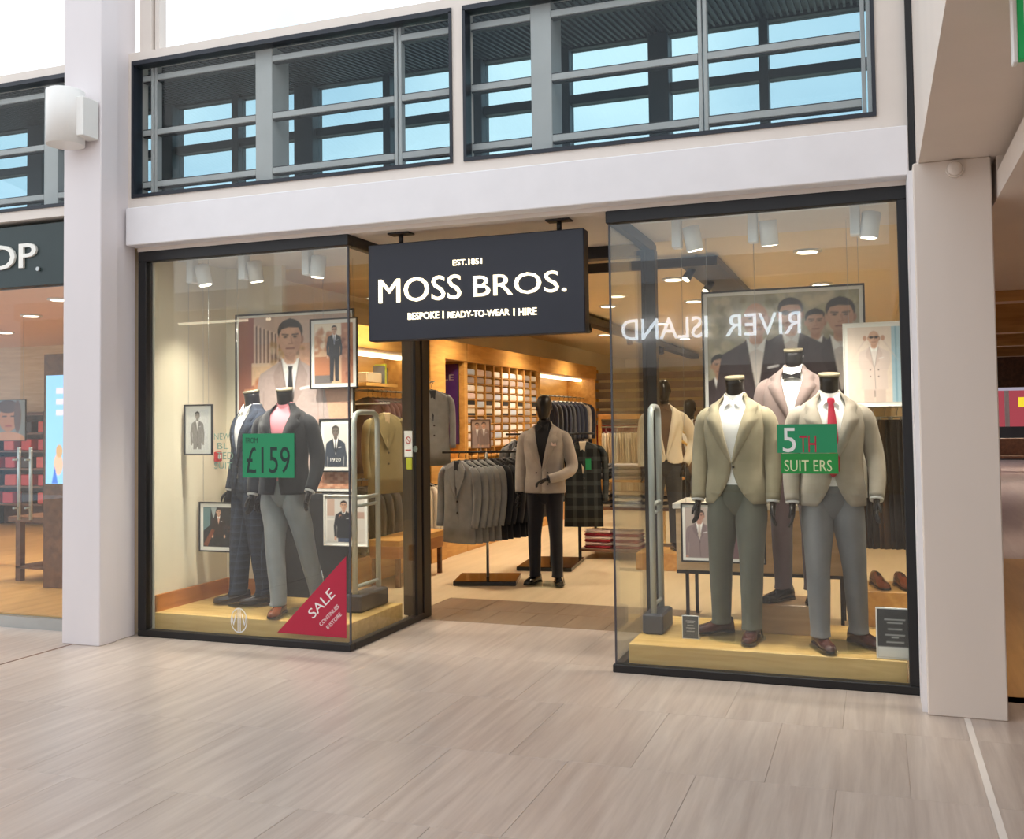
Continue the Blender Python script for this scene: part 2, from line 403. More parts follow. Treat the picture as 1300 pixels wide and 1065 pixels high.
# void behind the upper windows: dark ribbed soffit, outer glazing with blue panes
struct('ceiling_upper', MB().add([(-6,.12,4.44),(3.73,.12,4.44),(3.73,1.7,4.70),(-6,1.7,4.70),(-6,.12,4.49),(3.73,.12,4.49),(3.73,1.7,4.76),(-6,1.7,4.76)],[(0,1,2,3),(4,5,6,7),(0,1,5,4),(1,2,6,5),(2,3,7,6),(3,0,4,7)]).box(-6, 3.73, 1.45, 1.55, 4.62, 4.67), 'dark_soffit', 'dark soffit behind the upper windows', 'ceiling')
rb = MB()
x = -5.9
while x < 3.7: rb.add([(x,.13,4.425),(x+.02,.13,4.425),(x+.02,1.44,4.63),(x,1.44,4.63),(x,.13,4.445),(x+.02,.13,4.445),(x+.02,1.44,4.665),(x,1.44,4.665)],[(0,1,2,3),(0,1,5,4),(1,2,6,5),(2,3,7,6),(3,0,4,7)]); x += .05
tag(obj('soffit_rib', rb, 'dark_soffit', bpy.data.objects['ceiling_upper']), 'thin dark ribs under the soffit', None, kind='stuff'); 
struct('floor_upper', MB().box(-6, 3.73, .12, 1.7, 3.20, 3.28), 'dark_soffit', 'dark floor behind the upper windows', 'floor')
fw = tag(obj('window_4', MB().box(-6, 3.73, 1.46, 1.54, 3.28, 3.40), 'far_frame'), 'outer window with pale blue panes and dark frames behind the upper windows', 'window', kind='structure')
wide = [(-5.98, -5.78), (-4.43, -4.23), (-2.88, -2.66), (-1.33, -1.14), (.33, .48), (1.89, 2.05), (3.55, 3.73)]
thin = [-5.1, -3.55, -1.98, -.42, 1.20, 2.77]
for a, b in wide: obj('post', MB().bbox(a, b, 1.40, 1.58, 3.28, 4.66, .006), 'far_frame', fw)
for a in thin: obj('mullion', MB().bbox(a-.035, a+.035, 1.43, 1.56, 3.28, 4.66, .004), 'far_frame', fw)
eds = sorted([(a, b) for a, b in wide]+[(a-.035, a+.035) for a in thin])
for i in range(len(eds)-1):
    a, b = eds[i][1], eds[i+1][0]
    obj('transom', MB().bbox(a, b, 1.45, 1.55, 4.17, 4.245, .004), 'far_frame', fw)
    obj('pane', MB().box(a, b, 1.50, 1.51, 3.40, 4.17), 'blue_glass', fw)
    obj('pane', MB().box(a, b, 1.50, 1.51, 4.245, 4.62), 'blue_glass', fw)
struct('wall_upper_end', MB().box(3.60, 3.72, .12, 1.7, 3.28, 5.4), 'pillar_paint', 'pale end wall behind the upper windows', 'wall')

# corridor side: high soffit block, lower corridor ceiling
struct('ceiling_block', MB().box(3.755, 9, -9, .0, 2.985, 5.2), 'column_paint', 'beige bulkhead over the column and walkway', 'ceiling')
struct('trim_4', MB().box(3.717, 3.752, -.10, .1, 2.985, 6), 'black_metal', 'black shadow gap beside the bulkhead', 'trim')
struct('ceiling_corridor', MB().box(4.14, 9, -4.5, -.39, 2.76, 2.90).box(4.14, 9, -.39, 4.0, 2.76, 3.2), 'column_paint', 'lower ceiling over the corridor', 'ceiling')
struct('floor_corridor', MB().box(4.113, 10, .0, 6.2, -.1, .0), 'warm_floor', 'warm timber coloured corridor floor', 'floor')
struct('floor_far', MB().box(4.0, 14, 6.2, 34, -.1, .0), 'pink_floor', 'pale pinkish floor at the far end of the corridor', 'floor')
struct('wall_corridor_right', MB().box(9, 9.2, -9, 34, 0, 3.3), 'column_paint', 'far side wall of the corridor', 'wall')
struct('ceiling_far', MB().box(4.05, 14, 14.4, 34, 3.9, 4.1).box(4.05, 9, 4.0, 14.4, 3.05, 3.2), 'column_paint', 'stepped ceiling over the far corridor', 'ceiling')
for i, (Y, z0, z1) in enumerate(((4.0, 2.66, 3.05), (7.6, 2.64, 3.05), (10.2, 2.64, 3.05), (12.4, 2.60, 3.05))):
    struct('trim_%d' % (5+i), MB().box(4.05, 9, Y, Y+.25, z0, z1), 'timber', 'timber bulkhead across the corridor ceiling, %s' % ('beside the corner column', 'second after the column', 'third after the column', 'fourth after the column')[i], 'bulkhead')
struct('wall_header', MB().box(4.05, 9, 14.2, 14.4, 2.12, 3.05), 'dark_wood', 'dark timber header across the corridor', 'header')
struct('wall_far', MB().box(4, 14, 34, 34.2, 0, 4.1), 'dark_wood', 'dark wall at the end of the corridor', 'wall')

# neighbouring shop shell
struct('wall_neighbour_back', MB().box(-12, -2.05, 6, 6.2, 0, 3.2), 'oak_pale', 'pale timber back wall of the neighbouring shop', 'wall')
struct('ceiling_neighbour', MB().box(-12, -2.05, .11, 6.2, 2.9, 3.2), 'salmon_paint', 'salmon tinted ceiling of the neighbouring shop', 'ceiling')
struct('floor_neighbour', MB().box(-12, -2.05, .03, 6.2, -.004, .10), 'warm_floor', 'raised warm floor of the neighbouring shop', 'floor')
struct('trim_20', MB().box(-12, -2.213, -.03, .06, -.004, .09), 'steel', 'grey metal plinth below the neighbouring shop window', 'trim')

# opposite side of the mall (seen mirrored in the shop glass)
op = struct('wall_opposite', MB().box(-16, -4.5, -12.6, -12.3, 0, 4.2).box(5, 12, -12.6, -12.3, 0, 4.2).box(-4.5, 5, -12.6, -12.3, 3.9, 4.2).box(-4.5, 5, -12.6, -12.3, 2.6, 3.9), 'cream_paint', 'cream facade across the mall', 'wall')
struct('wall_opposite_inner', MB().box(-6, 6, -16, -15.8, 0, 3), 'oak_pale', 'back wall of the shop across the mall', 'wall')
struct('ceiling_opposite', MB().box(-6, 6, -16, -12.6, 2.6, 2.8), 'cream_paint', 'ceiling of the shop across the mall', 'ceiling')
struct('floor_opposite', MB().box(-14, 12, -20, -14, -.12, -.002), 'limestone', 'stone floor of the shop across the mall', 'floor')
for x in (-9, -4.6, 5.1, 9):
    struct('trim_opposite', MB().bbox(x-.2, x+.2, -12.3, -11.9, 0, 7, .006), 'pillar_paint', 'white pillar across the mall', 'pillar')
struct('wall_opposite_beam', MB().box(-16, 12, -12.25, -12.1, 4.2, 4.6).box(-16, 12, -12.25, -12.1, 5.8, 6.1), 'white_paint', 'white beams across the mall', 'beam')
# ================================================================== SHOPFRONT
def shop_window(n, x0, x1, corner, label):
    """black framed display window; 'corner' is the side with the glass return"""
    o = bpy.data.objects.new('window_%d' % n, None); COL.objects.link(o); tag(o, label, 'display window', kind='structure')
    obj('head_rail', MB().bbox(x0, x1, .0, .07, 2.875, 2.955, .004), 'black_metal', o)
    obj('sill_rail', MB().bbox(x0, x1, .0, .07, .0, .05, .004), 'black_metal', o)
    xs = x0 if corner == 'R' else x1-.075
    obj('jamb', MB().bbox(xs, xs+.075, .0, .08, .05, 2.875, .004), 'black_metal', o)
    xr = x1 if corner == 'R' else x0
    d = -1 if corner == 'R' else 1
    a, b = sorted((xr, xr+d*.06))
    obj('return_rail', MB().bbox(a, b, .07, 1.24, .0, .05, .004), 'black_metal', o)
    obj('return_head', MB().bbox(a, b, .07, 1.24, 2.875, 2.955, .004), 'black_metal', o)
    obj('return_post', MB().bbox(a-.065, b+.0, 1.09, 1.19, .05, 2.875, .004) if corner == 'R' else MB().bbox(a, b+.03, 1.09, 1.19, .05, 2.875, .004), 'black_metal', o)
    g0, g1 = (x0+.075, x1-.012) if corner == 'R' else (x0+.012, x1-.075)
    obj('front_pane', MB().box(g0, g1, .028, .038, .05, 2.875), 'shop_glass', o)
    xg = xr+d*.012
    a, b = sorted((xg, xg+d*.010))
    obj('return_pane', MB().box(a, b, .040, 1.09, .05, 2.875), 'shop_glass', o)
    a, b = sorted((xg-d*.002, xg+d*.009))
    obj('corner_seal', MB().box(a, b, .026, .040, .05, 2.875), 'grey_box', o)
    return o
shop_window(5, -1.845, 0.0, 'R', 'black framed display window beside the tall white pillar')
shop_window(6, 1.89, 3.722, 'L', 'black framed display window beside the beige corner column')
# doorway portal: posts and header
dp = bpy.data.objects.new('door_1', None); COL.objects.link(dp); tag(dp, 'black doorway portal between the two display windows', 'doorway', kind='structure')
lp = obj('post', MB().bbox(-.15, .0, 1.22, 1.36, 0, 2.955, .005), 'black_metal', dp)
obj('post', MB().bbox(1.845, 1.94, 1.22, 1.36, 0, 2.955, .005), 'black_metal', dp)
obj('header', MB().bbox(0, 1.845, 1.24, 1.36, 2.86, 2.975, .005), 'black_metal', dp)

# hanging sign
SY = .08
sg = thing('hanging_sign', 'dark navy hanging shop sign with lit cream letters over the doorway', 'sign', (.92, SY+.055, 2.185))
ox, oy, oz = .92, SY+.055, 2.185
def L3(x, y, z): return (x-ox, y-oy, z-oz)
obj('box', MB().bbox(.12-ox, 1.72-ox, -.055, .055, 0, .69, .006), 'sign_navy', sg)
for px, py in ((504, 294), (707, 277)):
    p = onZ(px, py, 2.955); x = p[0]-ox
    r = obj('rod', MB().cyl((x, 0, .69), (x, 0, .765), .017), 'black_metal', sg)
    obj('ceiling_plate', MB().bbox(x-.085, x+.085, -.05, .05, .757, .769, .003), 'black_metal', r)
def sgt(name, body, px0, py0, px1, py1, bold):
    """pixel box: lower-left and upper-right corner of the line of letters"""
    a = onY(px0, py0, SY); b = onY(px1, py1, SY)
    text(name, body, a[0]-ox, b[0]-ox, a[2]-oz, b[2]-oz, -.055, 'sign_light', sg, .012, bold)
sgt('lettering', 'EST.1851', 575.5, 337.5, 612, 327.5, .003)
sgt('lettering', 'MOSS', 481.5, 385.5, 585.5, 348, .0)
sgt('lettering', 'BROS.', 601.5, 377, 719, 342.5, .0)
for wd, a, b in (('BESPOKE', 518.5, 557.5), ('|', 562.5, 563.6), ('READY-TO-WEAR', 568.5, 647), ('|', 652.4, 653.5), ('HIRE', 658.8, 681.5)):
    k = (a-518.5)/163; k2 = (b-518.5)/163
    sgt('lettering', wd, a, 406.2-6.5*k, b, 396.8-6.5*k2, .006)

# wall lamp on the pillar
wl = thing('wall_lamp', 'white cylinder wall lamp mounted on the tall white pillar', 'lamp', (-2.06, -.52, 3.68))
obj('shade', MB().lathe([(.128, .0), (.135, .0), (.135, .40), (.128, .405), (.0, .405)], n=32).lathe([(.127, .002), (.12, .03), (.0, .03)], n=32), 'white_plastic', wl)
obj('bracket', MB().bbox(.09, .19, -.03, .13, .05, .34, .006), 'white_plastic', wl)
obj('lens', MB().lathe([(.118, .012), (.118, .018), (0, .018)], n=24), 'grey_tube', wl)
# smoke detector on the column
sd = onY(1212, 215, -.39)
t = thing('wall_sensor', 'small round white sensor on the beige column', 'sensor', (sd[0], -.39, sd[2]))
obj('base', MB().tube([(0, 0, 0), (0, -.02, 0)], [.048, .046], 24), 'column_paint', t)
obj('dome', MB().tube([(0, -.02, 0), (0, -.032, 0), (0, -.038, 0)], [.04, .034, .015], 20), 'column_paint', t)
# green exit sign under the bulkhead
ex = thing('exit_sign', 'green hanging exit sign under the beige bulkhead', 'sign', (4.15, -2.66, 2.745))
pm('exit_green', '#1f9a55', .4, emit=S('#1f9a55'), es=.25)
obj('panel', MB().bbox(-.19, .3, -.02, .02, 0, .22, .004), 'exit_green', ex)
obj('pictogram_panel', MB().bbox(-.17, -.02, -.026, -.02, .03, .19, .002), 'white_plastic', ex)
obj('edge_trim', MB().bbox(-.205, -.19, -.025, .025, -.01, .225, .003), 'white_plastic', ex)
obj('rod', MB().cyl((0, 0, .22), (0, 0, .24), .008), 'white_plastic', ex)

# neighbouring shopfront: fascia and glass
fa = thing('shop_fascia', 'dark green fascia with white letters above the neighbouring shop', 'sign', (-4, -.02, 2.75))
obj('board', MB().bbox(-2.2, 1.787, .0, .12, .0, .50, .004), 'green_fascia', fa)
a = onY(-19, 344, -.05); b = onY(44.5, 307, -.05)
text('lettering', 'OP', a[0]+4, b[0]+4, a[2]-2.75, b[2]-2.75, .0, 'letter_white', fa, .02, .008)
p = onY(46, 341, -.05); obj('full_stop', MB().tube([(p[0]+4, 0, p[2]-2.75), (p[0]+4, -.02, p[2]-2.75)], .017, 12), 'steel', fa)
nw = bpy.data.objects.new('window_7', None); COL.objects.link(nw); tag(nw, 'clear frameless window of the neighbouring shop', 'window', kind='structure')
obj('pane', MB().box(-6, -2.23, .02, .03, .09, 2.75), 'shop_glass', nw)
nd = bpy.data.objects.new('door_2', None); COL.objects.link(nd); tag(nd, 'glass door with tall steel pull handles in the neighbouring shop', 'door', kind='structure')
# tall pull handles
for px in (24, 39):
    p0 = onY(px, 568, .09); p1 = onY(px, 660, .09)
    obj('handle', MB().tube([(p0[0], .09, p0[2]), (p1[0], .09, p1[2])], .014, 10).tube([(p0[0], .09, p0[2]-.1), (p0[0], .03, p0[2]-.1)], .008, 8).tube([(p1[0], .09, p1[2]+.1), (p1[0], .03, p1[2]+.1)], .008, 8), 'steel', nd)
# mirrored sign across the mall
rs = thing('facade_sign', 'white lit letters on the cream facade across the mall', 'sign', (0, -12.24, 3.12))
text('lettering', 'RIVER', .95, 2.28, .0, .40, .0, 'white_sign_light', rs, .05, .0, flip=True)
text('lettering', 'ISLAND', -1.01, .62, .0, .40, .0, 'white_sign_light', rs, .05, .0, flip=True)
obj('backing_rail', MB().box(-1.05, 2.32, -.06, -.0, .17, .21), 'sage_metal', rs)
ll = thing('linear_lamp', 'long slim lit lamp on the facade across the mall', 'lamp', (-9.9, -12.0, 3.86))
obj('tube', MB().bbox(-1.2, 1.2, -.03, .03, 0, .05, .01), 'lamp_disc', ll); obj('bracket', MB().box(-.05, .05, -.3, -.03, .0, .05), 'steel', ll)
for x in (-4.6, 5.1):
    c = copy_tree(wl); c.location = (x, -11.74, 3.9); c.rotation_euler = (0, 0, PI/2*0); c['label'] = 'white cylinder wall lamp on a pillar across the mall'; c['group'] = 'lamps across the mall'
    c.rotation_euler = (0, 0, -PI/2)

# interior lamps: recessed downlights
DL = [(1.65, 3.56), (.48, 5.51), (1.52, 5.48), (.46, 10.8), (1.95, 2.75), (-.75, 2.6), (-.6, 4.6), (-.6, 7.0), (-.6, 9.4), (3.0, 2.4), (3.0, 4.6), (2.2, 8), (.6, 8), (2.4, 12.5), (.4, 13.5)]
for i, (x, y) in enumerate(DL):
    t = thing('downlight', 'round recessed ceiling downlight glowing warm inside the shop', 'light', (x, y, 2.985), group='shop ceiling downlights')
    obj('bezel', MB().lathe([(.085, .0), (.115, .0), (.115, .015), (.085, .015)], n=24), 'white_plastic', t)
    obj('lens', MB().lathe([(.084, -.004), (.084, -.0005), (.0, -.0005)], n=20), 'lamp_disc', t)
    spot('beam', (x, y, 2.97), (x-(.5 if x < 0 else 0), y, 0), 260 if x < 0 else 150, WARM, 130, 1., .08, t)
# window spotlights (white track heads)
def spot_head(loc, target, power, label, grp):
    t = thing('track_spotlight', label, 'spotlight', loc, group=grp)
    obj('gear_box', MB().bbox(-.075, -.015, -.04, .04, -.09, .10, .006), 'white_plastic', t)
    d = Vector(target)-Vector(loc); d.normalize()
    a = Vector((.05, 0, .02)); b = a+d*.13; a = a-d*.03
    h = obj('head', MB().tube([a, a+d*.005, b], [.05, .056, .056], 20), 'white_plastic', t)
    obj('lens', MB().tube([b, b+d*.004], [.046, .046], 16), 'lamp_disc', t)
    q = Vector(loc)+b+d*.02
    spot('beam', q, target, power, (1, .91, .79), 100, .9, .04, t)
for i, (px, py, tx, ty) in enumerate(((250, 350, -1.2, .4), (316, 340, -.9, .5), (397, 330, -.6, .3))):
    p = onY(px, py, .30); spot_head((p[0], .30, 2.82), (tx, ty, 1.25), 120, 'white track spotlight in the pillar-side window, ' + ('above the small monochrome picture', 'above the navy checked suit', 'above the pink jumper')[i], 'pillar-side window spotlights')
for i, (px, py, tx, ty) in enumerate(((868, 295, 2.6, .5), (965, 288, 2.9, .6), (1095, 280, 3.25, .3))):
    p = onY(px, py, .30); spot_head((p[0], .30, 2.82), (tx, ty, 1.25), 98, 'white track spotlight in the column-side window, ' + ('above the security antenna', 'above the tan jacket', 'above the stone jacket')[i], 'column-side window spotlights')
for x0, x1, lb in ((-1.7, -.15, 'slim lighting track over the pillar-side window'), (2.05, 3.6, 'slim lighting track over the column-side window')):
    tk = tag(obj('lighting_track', MB().bbox(x0, x1, .285, .315, 2.915, 2.955, .003), 'white_plastic'), lb, 'track')
# ================================================================== PRINTED PICTURES
class Canvas:
    """small painter for flat prints; u runs left to right, v top to bottom, both 0..1"""
    def __init__(s, w, h, bg, asp):
        s.w, s.h, s.asp = w, h, asp          # asp = width / height
        s.u, s.v = np.meshgrid((np.arange(w)+.0)/(w-1), (np.arange(h)+.0)/(h-1))
        s.a = np.zeros((h, w, 3)); s.a[:] = S(bg); s.px = 1.0/h; s.rs = np.random.RandomState(3)
    def put(s, m, col, al=1.):
        m = np.clip(m, 0, 1)[..., None]*al; s.a = s.a*(1-m)+np.array(S(col))*m; return s
    def ell(s, cx, cy, rx, ry, col, al=1., rot=0., soft=1.):
        dx = (s.u-cx); dy = (s.v-cy)/1.0
        if rot: c, n = math.cos(rot), math.sin(rot); X = dx*s.asp; Y = dy; dx, dy = (X*c+Y*n)/s.asp, -X*n+Y*c
        d = np.sqrt((dx/rx)**2+(dy/ry)**2)
        return s.put((1-d)*min(rx*s.asp, ry)/(s.px*soft)+.5, col, al)
    def poly(s, pts, col, al=1., soft=1.):
        P = np.array(pts, float); X = s.u*s.asp; Y = s.v; n = len(P)
        ins = np.zeros(s.u.shape, bool); dist = np.full(s.u.shape, 9.)
        for i in range(n):
            x0, y0 = P[i][0]*s.asp, P[i][1]; x1, y1 = P[(i+1) % n][0]*s.asp, P[(i+1) % n][1]
            cond = ((y0 > Y) != (y1 > Y))
            xi = x0+(Y-y0)*(x1-x0)/((y1-y0) if abs(y1-y0) > 1e-9 else 1e-9)
            ins ^= cond & (X < xi)
            ex, ey = x1-x0, y1-y0; t = np.clip(((X-x0)*ex+(Y-y0)*ey)/(ex*ex+ey*ey+1e-12), 0, 1)
            dist = np.minimum(dist, np.hypot(X-x0-t*ex, Y-y0-t*ey))
        sd = np.where(ins, dist, -dist)
        return s.put(sd/(s.px*soft)+.5, col, al)
    def rect(s, u0, u1, v0, v1, col, al=1., soft=1.): return s.poly([(u0, v0), (u1, v0), (u1, v1), (u0, v1)], col, al, soft)
    def line(s, p0, p1, wd, col, al=1.):
        X = s.u*s.asp; x0, y0, x1, y1 = p0[0]*s.asp, p0[1], p1[0]*s.asp, p1[1]
        ex, ey = x1-x0, y1-y0; t = np.clip(((X-x0)*ex+(s.v-y0)*ey)/(ex*ex+ey*ey+1e-12), 0, 1)
        return s.put((wd-np.hypot(X-x0-t*ex, s.v-y0-t*ey))/s.px+.5, col, al)
    def noise(s, amt, k=4, region=None):
        g = s.rs.rand(s.h//k+2, s.w//k+2); g = np.kron(g, np.ones((k, k)))[:s.h, :s.w]
        f = 1+(g-.5)*2*amt
        if region is not None: f = 1+(f-1)*region
        s.a *= f[..., None]; return s
    def blobs(s, n, u0, u1, v0, v1, r, cols, al=.7):
        for i in range(n):
            s.ell(s.rs.uniform(u0, u1), s.rs.uniform(v0, v1), r*s.rs.uniform(.4, 1.2)/s.asp, r*s.rs.uniform(.4, 1.2), cols[s.rs.randint(len(cols))], al, 0, 3)
        return s
    def mesh(s, W, H, y=0., x0=0., z0=0.):
        """sheet of W x H metres facing -Y with the print on it"""
        n = s.w*s.h
        V = np.stack([x0+s.u*W, np.full(s.u.shape, y), z0+(1-s.v)*H], -1).reshape(-1, 3)
        i = np.arange(n).reshape(s.h, s.w)
        Fc = np.stack([i[1:, :-1], i[1:, 1:], i[:-1, 1:], i[:-1, :-1]], -1).reshape(-1, 4)
        me = bpy.data.meshes.new('print'); me.vertices.add(n); me.vertices.foreach_set('co', V.ravel())
        me.loops.add(len(Fc)*4); me.loops.foreach_set('vertex_index', Fc.ravel().astype(np.int32))
        me.polygons.add(len(Fc)); me.polygons.foreach_set('loop_start', np.arange(0, len(Fc)*4, 4, dtype=np.int32))
        me.update(calc_edges=True)
        at = me.color_attributes.new('Col', 'FLOAT_COLOR', 'POINT')
        at.data.foreach_set('color', np.concatenate([np.clip(s.a, 0, 1), np.ones((s.h, s.w, 1))], -1).ravel().astype(np.float32))
        return me
def figure(c, cx, top, hd, skin='#d6a78c', hair='#241a18', jacket='#b9a39b', shirt='#efe6e2', tie=None, lap='#a08a83', trous=None, glasses=False, bald=False, turn=0., feet=False, db=False, arms=True, vneck=.95, shade='#a57560', bottom=None, bow=False):
    """a suited man drawn from simple shapes: cx centre, top of head, hd head height (all in picture heights)"""
    k = hd; A = c.asp
    def X(d): return cx+d*k/A
    def Yv(d): return top+d*k
    end = bottom if bottom is not None else 9
    # trousers
    if trous:
        e = min(7.4, end)
        c.poly([(X(-.75), Yv(3.7)), (X(.75), Yv(3.7)), (X(.72), Yv(e)), (X(.12), Yv(e)), (X(0), Yv(4.4)), (X(-.12), Yv(e)), (X(-.72), Yv(e))], trous)
        c.line((X(0), Yv(4.2)), (X(0), Yv(4.6)), .04*k, '#101014', .6)
    # jacket body and arms
    c.poly([(X(-.32), Yv(1.15)), (X(.32), Yv(1.15)), (X(1.02), Yv(1.52)), (X(1.1), Yv(2.2)), (X(.86), Yv(2.9)), (X(.92), Yv(4.1)), (X(-.92), Yv(4.1)), (X(-.86), Yv(2.9)), (X(-1.1), Yv(2.2)), (X(-1.02), Yv(1.52))], jacket)
    if arms:
        for s_ in (-1, 1):
            c.poly([(X(.78*s_), Yv(1.45)), (X(1.06*s_), Yv(1.62)), (X(1.28*s_), Yv(2.8)), (X(1.2*s_), Yv(4.0)), (X(.92*s_), Yv(4.0)), (X(.95*s_), Yv(2.8))], jacket)
            c.line((X(.9*s_), Yv(2.0)), (X(.94*s_), Yv(3.9)), .025*k, lap, .8)
            c.ell(X(1.06*s_), Yv(4.15), .15*k/A, .24*k, skin)
    # shirt, lapels, tie
    c.poly([(X(-.3), Yv(1.1)), (X(.3), Yv(1.1)), (X(.04), Yv(1.3+vneck*1.3)), (X(-.04), Yv(1.3+vneck*1.3))], shirt)
    c.rect(X(-.2), X(.2), Yv(.8), Yv(1.25), skin); c.poly([(X(-.2), Yv(.95)), (X(.2), Yv(.95)), (X(.1), Yv(1.2)), (X(-.12), Yv(1.12))], shade, .5)
    c.poly([(X(-.3), Yv(1.05)), (X(0), Yv(1.38)), (X(-.22), Yv(1.5))], '#f8f4f0'); c.poly([(X(.3), Yv(1.05)), (X(0), Yv(1.38)), (X(.22), Yv(1.5))], '#f8f4f0')
    for s_ in (-1, 1):
        c.poly([(X(.3*s_), Yv(1.1)), (X(.58*s_), Yv(1.55)), (X(.52*s_), Yv(1.85)), (X(.03*s_), Yv(1.3+vneck*1.32))], lap)
        c.line((X(.3*s_), Yv(1.12)), (X(.03*s_), Yv(1.3+vneck*1.3)), .02*k, '#2a2222', .5)
    if tie:
        c.poly([(X(-.09), Yv(1.3)), (X(.09), Yv(1.3)), (X(.06), Yv(1.45)), (X(.12), Yv(2.2)), (X(0), Yv(1.3+vneck*1.25)), (X(-.12), Yv(2.2)), (X(-.06), Yv(1.45))], tie)
    if bow: c.poly([(X(-.2), Yv(1.25)), (X(0), Yv(1.33)), (X(.2), Yv(1.25)), (X(.2), Yv(1.45)), (X(0), Yv(1.37)), (X(-.2), Yv(1.45))], '#151517')
    c.line((X(0), Yv(1.35+vneck*1.3)), (X(.06), Yv(4.05)), .022*k, '#2a2222', .55)
    if db:
        for yy in (2.75, 3.2):
            for s_ in (-.28, .28): c.ell(X(s_), Yv(yy), .045*k/A, .045*k, '#352a28')
    else: c.ell(X(.03), Yv(2.75), .04*k/A, .04*k, '#2a2222')
    c.line((X(.35), Yv(1.95)), (X(.62), Yv(1.9)), .035*k, '#f4eeee', .8)
    # head
    c.ell(X(-.38), Yv(.55), .07*k/A, .13*k, skin); c.ell(X(.38), Yv(.55), .07*k/A, .13*k, shade)
    if not bald: c.ell(X(0), Yv(.32), .42*k/A, .36*k, hair)
    c.ell(X(0), Yv(.52), .37*k/A, .49*k, skin)
    c.ell(X(.24), Yv(.6), .13*k/A, .32*k, shade, .45, 0, 4)
    if not bald:
        c.poly([(X(-.38), Yv(.42)), (X(-.36), Yv(.12)), (X(0), Yv(-.06)), (X(.36), Yv(.12)), (X(.38), Yv(.42)), (X(.28), Yv(.22)), (X(-.05), Yv(.2)), (X(-.28), Yv(.25))], hair)
    if glasses:
        c.ell(X(-.16), Yv(.47), .14*k/A, .085*k, '#191416'); c.ell(X(.16), Yv(.47), .14*k/A, .085*k, '#191416'); c.line((X(-.36), Yv(.44)), (X(.36), Yv(.44)), .02*k, '#191416')
    else:
        for s_ in (-1, 1):
            c.line((X(.07*s_), Yv(.415)), (X(.26*s_), Yv(.40)), .022*k, hair, .9); c.ell(X(.16*s_), Yv(.475), .065*k/A, .028*k, '#2c1c18')
    c.line((X(.03), Yv(.48)), (X(.07), Yv(.66)), .022*k, shade, .7); c.line((X(-.05), Yv(.67)), (X(.08), Yv(.67)), .018*k, shade, .9)
    c.line((X(-.13), Yv(.80)), (X(.13), Yv(.80)), .024*k, '#7a3f38', .9)
    c.ell(X(0), Yv(.95), .2*k/A, .05*k, shade, .35, 0, 4)
    return c
def picture(name, canvas, x0, x1, z0, z1, y, label, fw=.012, mw=.03, frame='black_metal', group=None, wires=False, depth=.022, tilt=0.):
    """framed print: frame, mount, print (faces -Y), hung on two thin wires when asked"""
    t = thing(name, label, 'picture', ((x0+x1)/2, y, z0), group=group)
    W, H = x1-x0, z1-z0; a = W/2
    f = MB().bbox(-a, a, 0, depth, 0, fw, .002).bbox(-a, a, 0, depth, H-fw, H, .002).bbox(-a, -a+fw, 0, depth, fw, H-fw, .002).bbox(a-fw, a, 0, depth, fw, H-fw, .002)
    obj('frame', f, frame, t)
    if mw: obj('mount', MB().box(-a+fw, a-fw, .010, depth-.004, fw, H-fw), 'mat_white', t)
    else: obj('back', MB().box(-a+fw, a-fw, .010, depth-.004, fw, H-fw), 'paper', t)
    e = fw+mw
    link('print', canvas.mesh(W-2*e, H-2*e, .0085, -a+e, e), 'print', t)
    if wires:
        for s_ in (-1, 1): obj('wire', MB().cyl((s_*(a-.04), depth/2, H), (s_*(a-.04), depth/2, 2.95-z0), .0015, 5), 'steel', t)
    return t
def pbox(px0, py0, px1, py1, Y):
    a = onY(px0, py1, Y); b = onY(px1, py0, Y); return a[0], b[0], a[2], b[2]

# --- pillar-side window ---
BX0, BX1, BZ0, BZ1 = -1.655, -.50, 1.035, 2.55; PY = .975
c = Canvas(150, 196, '#d9a888', (BX1-BX0)/(BZ1-BZ0))
c.rect(0, 1, 0, .16, '#cfb3a2'); c.rect(.0, .14, 0, .6, '#9a5c48')
for i in range(7): c.rect(.14+.035*i, .155+.035*i, .04+.01*i, .28, '#e6cdb8', .9); c.rect(.157+.035*i, .172+.035*i, .05+.01*i, .28, '#5a3a34', .8)
c.rect(.12, .42, .27, .29, '#f0d2b4'); c.rect(.12, .42, .29, .40, '#ecc79d'); c.blobs(40, .12, .42, .36, .44, .02, ['#c9743e', '#b85f32', '#d98a54', '#8a4a30'])
c.rect(.05, .5, .42, .62, '#dc9a72', .8); c.blobs(50, .3, .62, .14, .28, .02, ['#d6a25a', '#6a4a3a', '#e8cfae', '#b58a52'], .6)
c.rect(.55, 1, .2, 1, '#dda98c', .8)
for r in range(22):
    for q in range(8): c.rect(.66+q*.045+(.02 if r % 2 else 0), .7+q*.045+(.02 if r % 2 else 0), .62+r*.0175, .635+r*.0175, ['#c98563', '#d89a78', '#b87455', '#e0ad8c'][(r*3+q*5) % 4], .85)
figure(c, .47, .025, .205, jacket='#bba7a2', lap='#ab9690', tie='#26262c', shirt='#f1e9ea', db=True, trous='#b09b97', bottom=6.2)
c.noise(.05, 3)
picture('framed_poster', c, BX0, BX1, BZ0, BZ1, PY, 'large poster of a man in a pale double-breasted suit before a warm street', .014, .02)
x0, x1, z0, z1 = pbox(393, 402, 453, 494, .90)
c = Canvas(64, 100, '#d8b08c', (x1-x0)/(z1-z0)); c.rect(0, 1, 0, .2, '#f2e2cc'); c.blobs(60, 0, .45, .1, .5, .05, ['#c98a62', '#e2b58e', '#b8704a', '#efdcc4']); c.rect(0, .45, .55, .9, '#b9764f'); c.rect(0, .45, .86, 1, '#6b6360'); c.rect(.7, 1, 0, 1, '#b87a5c'); c.blobs(30, .72, 1, .1, .9, .03, ['#8a4a38', '#d09a7a', '#a86048'])
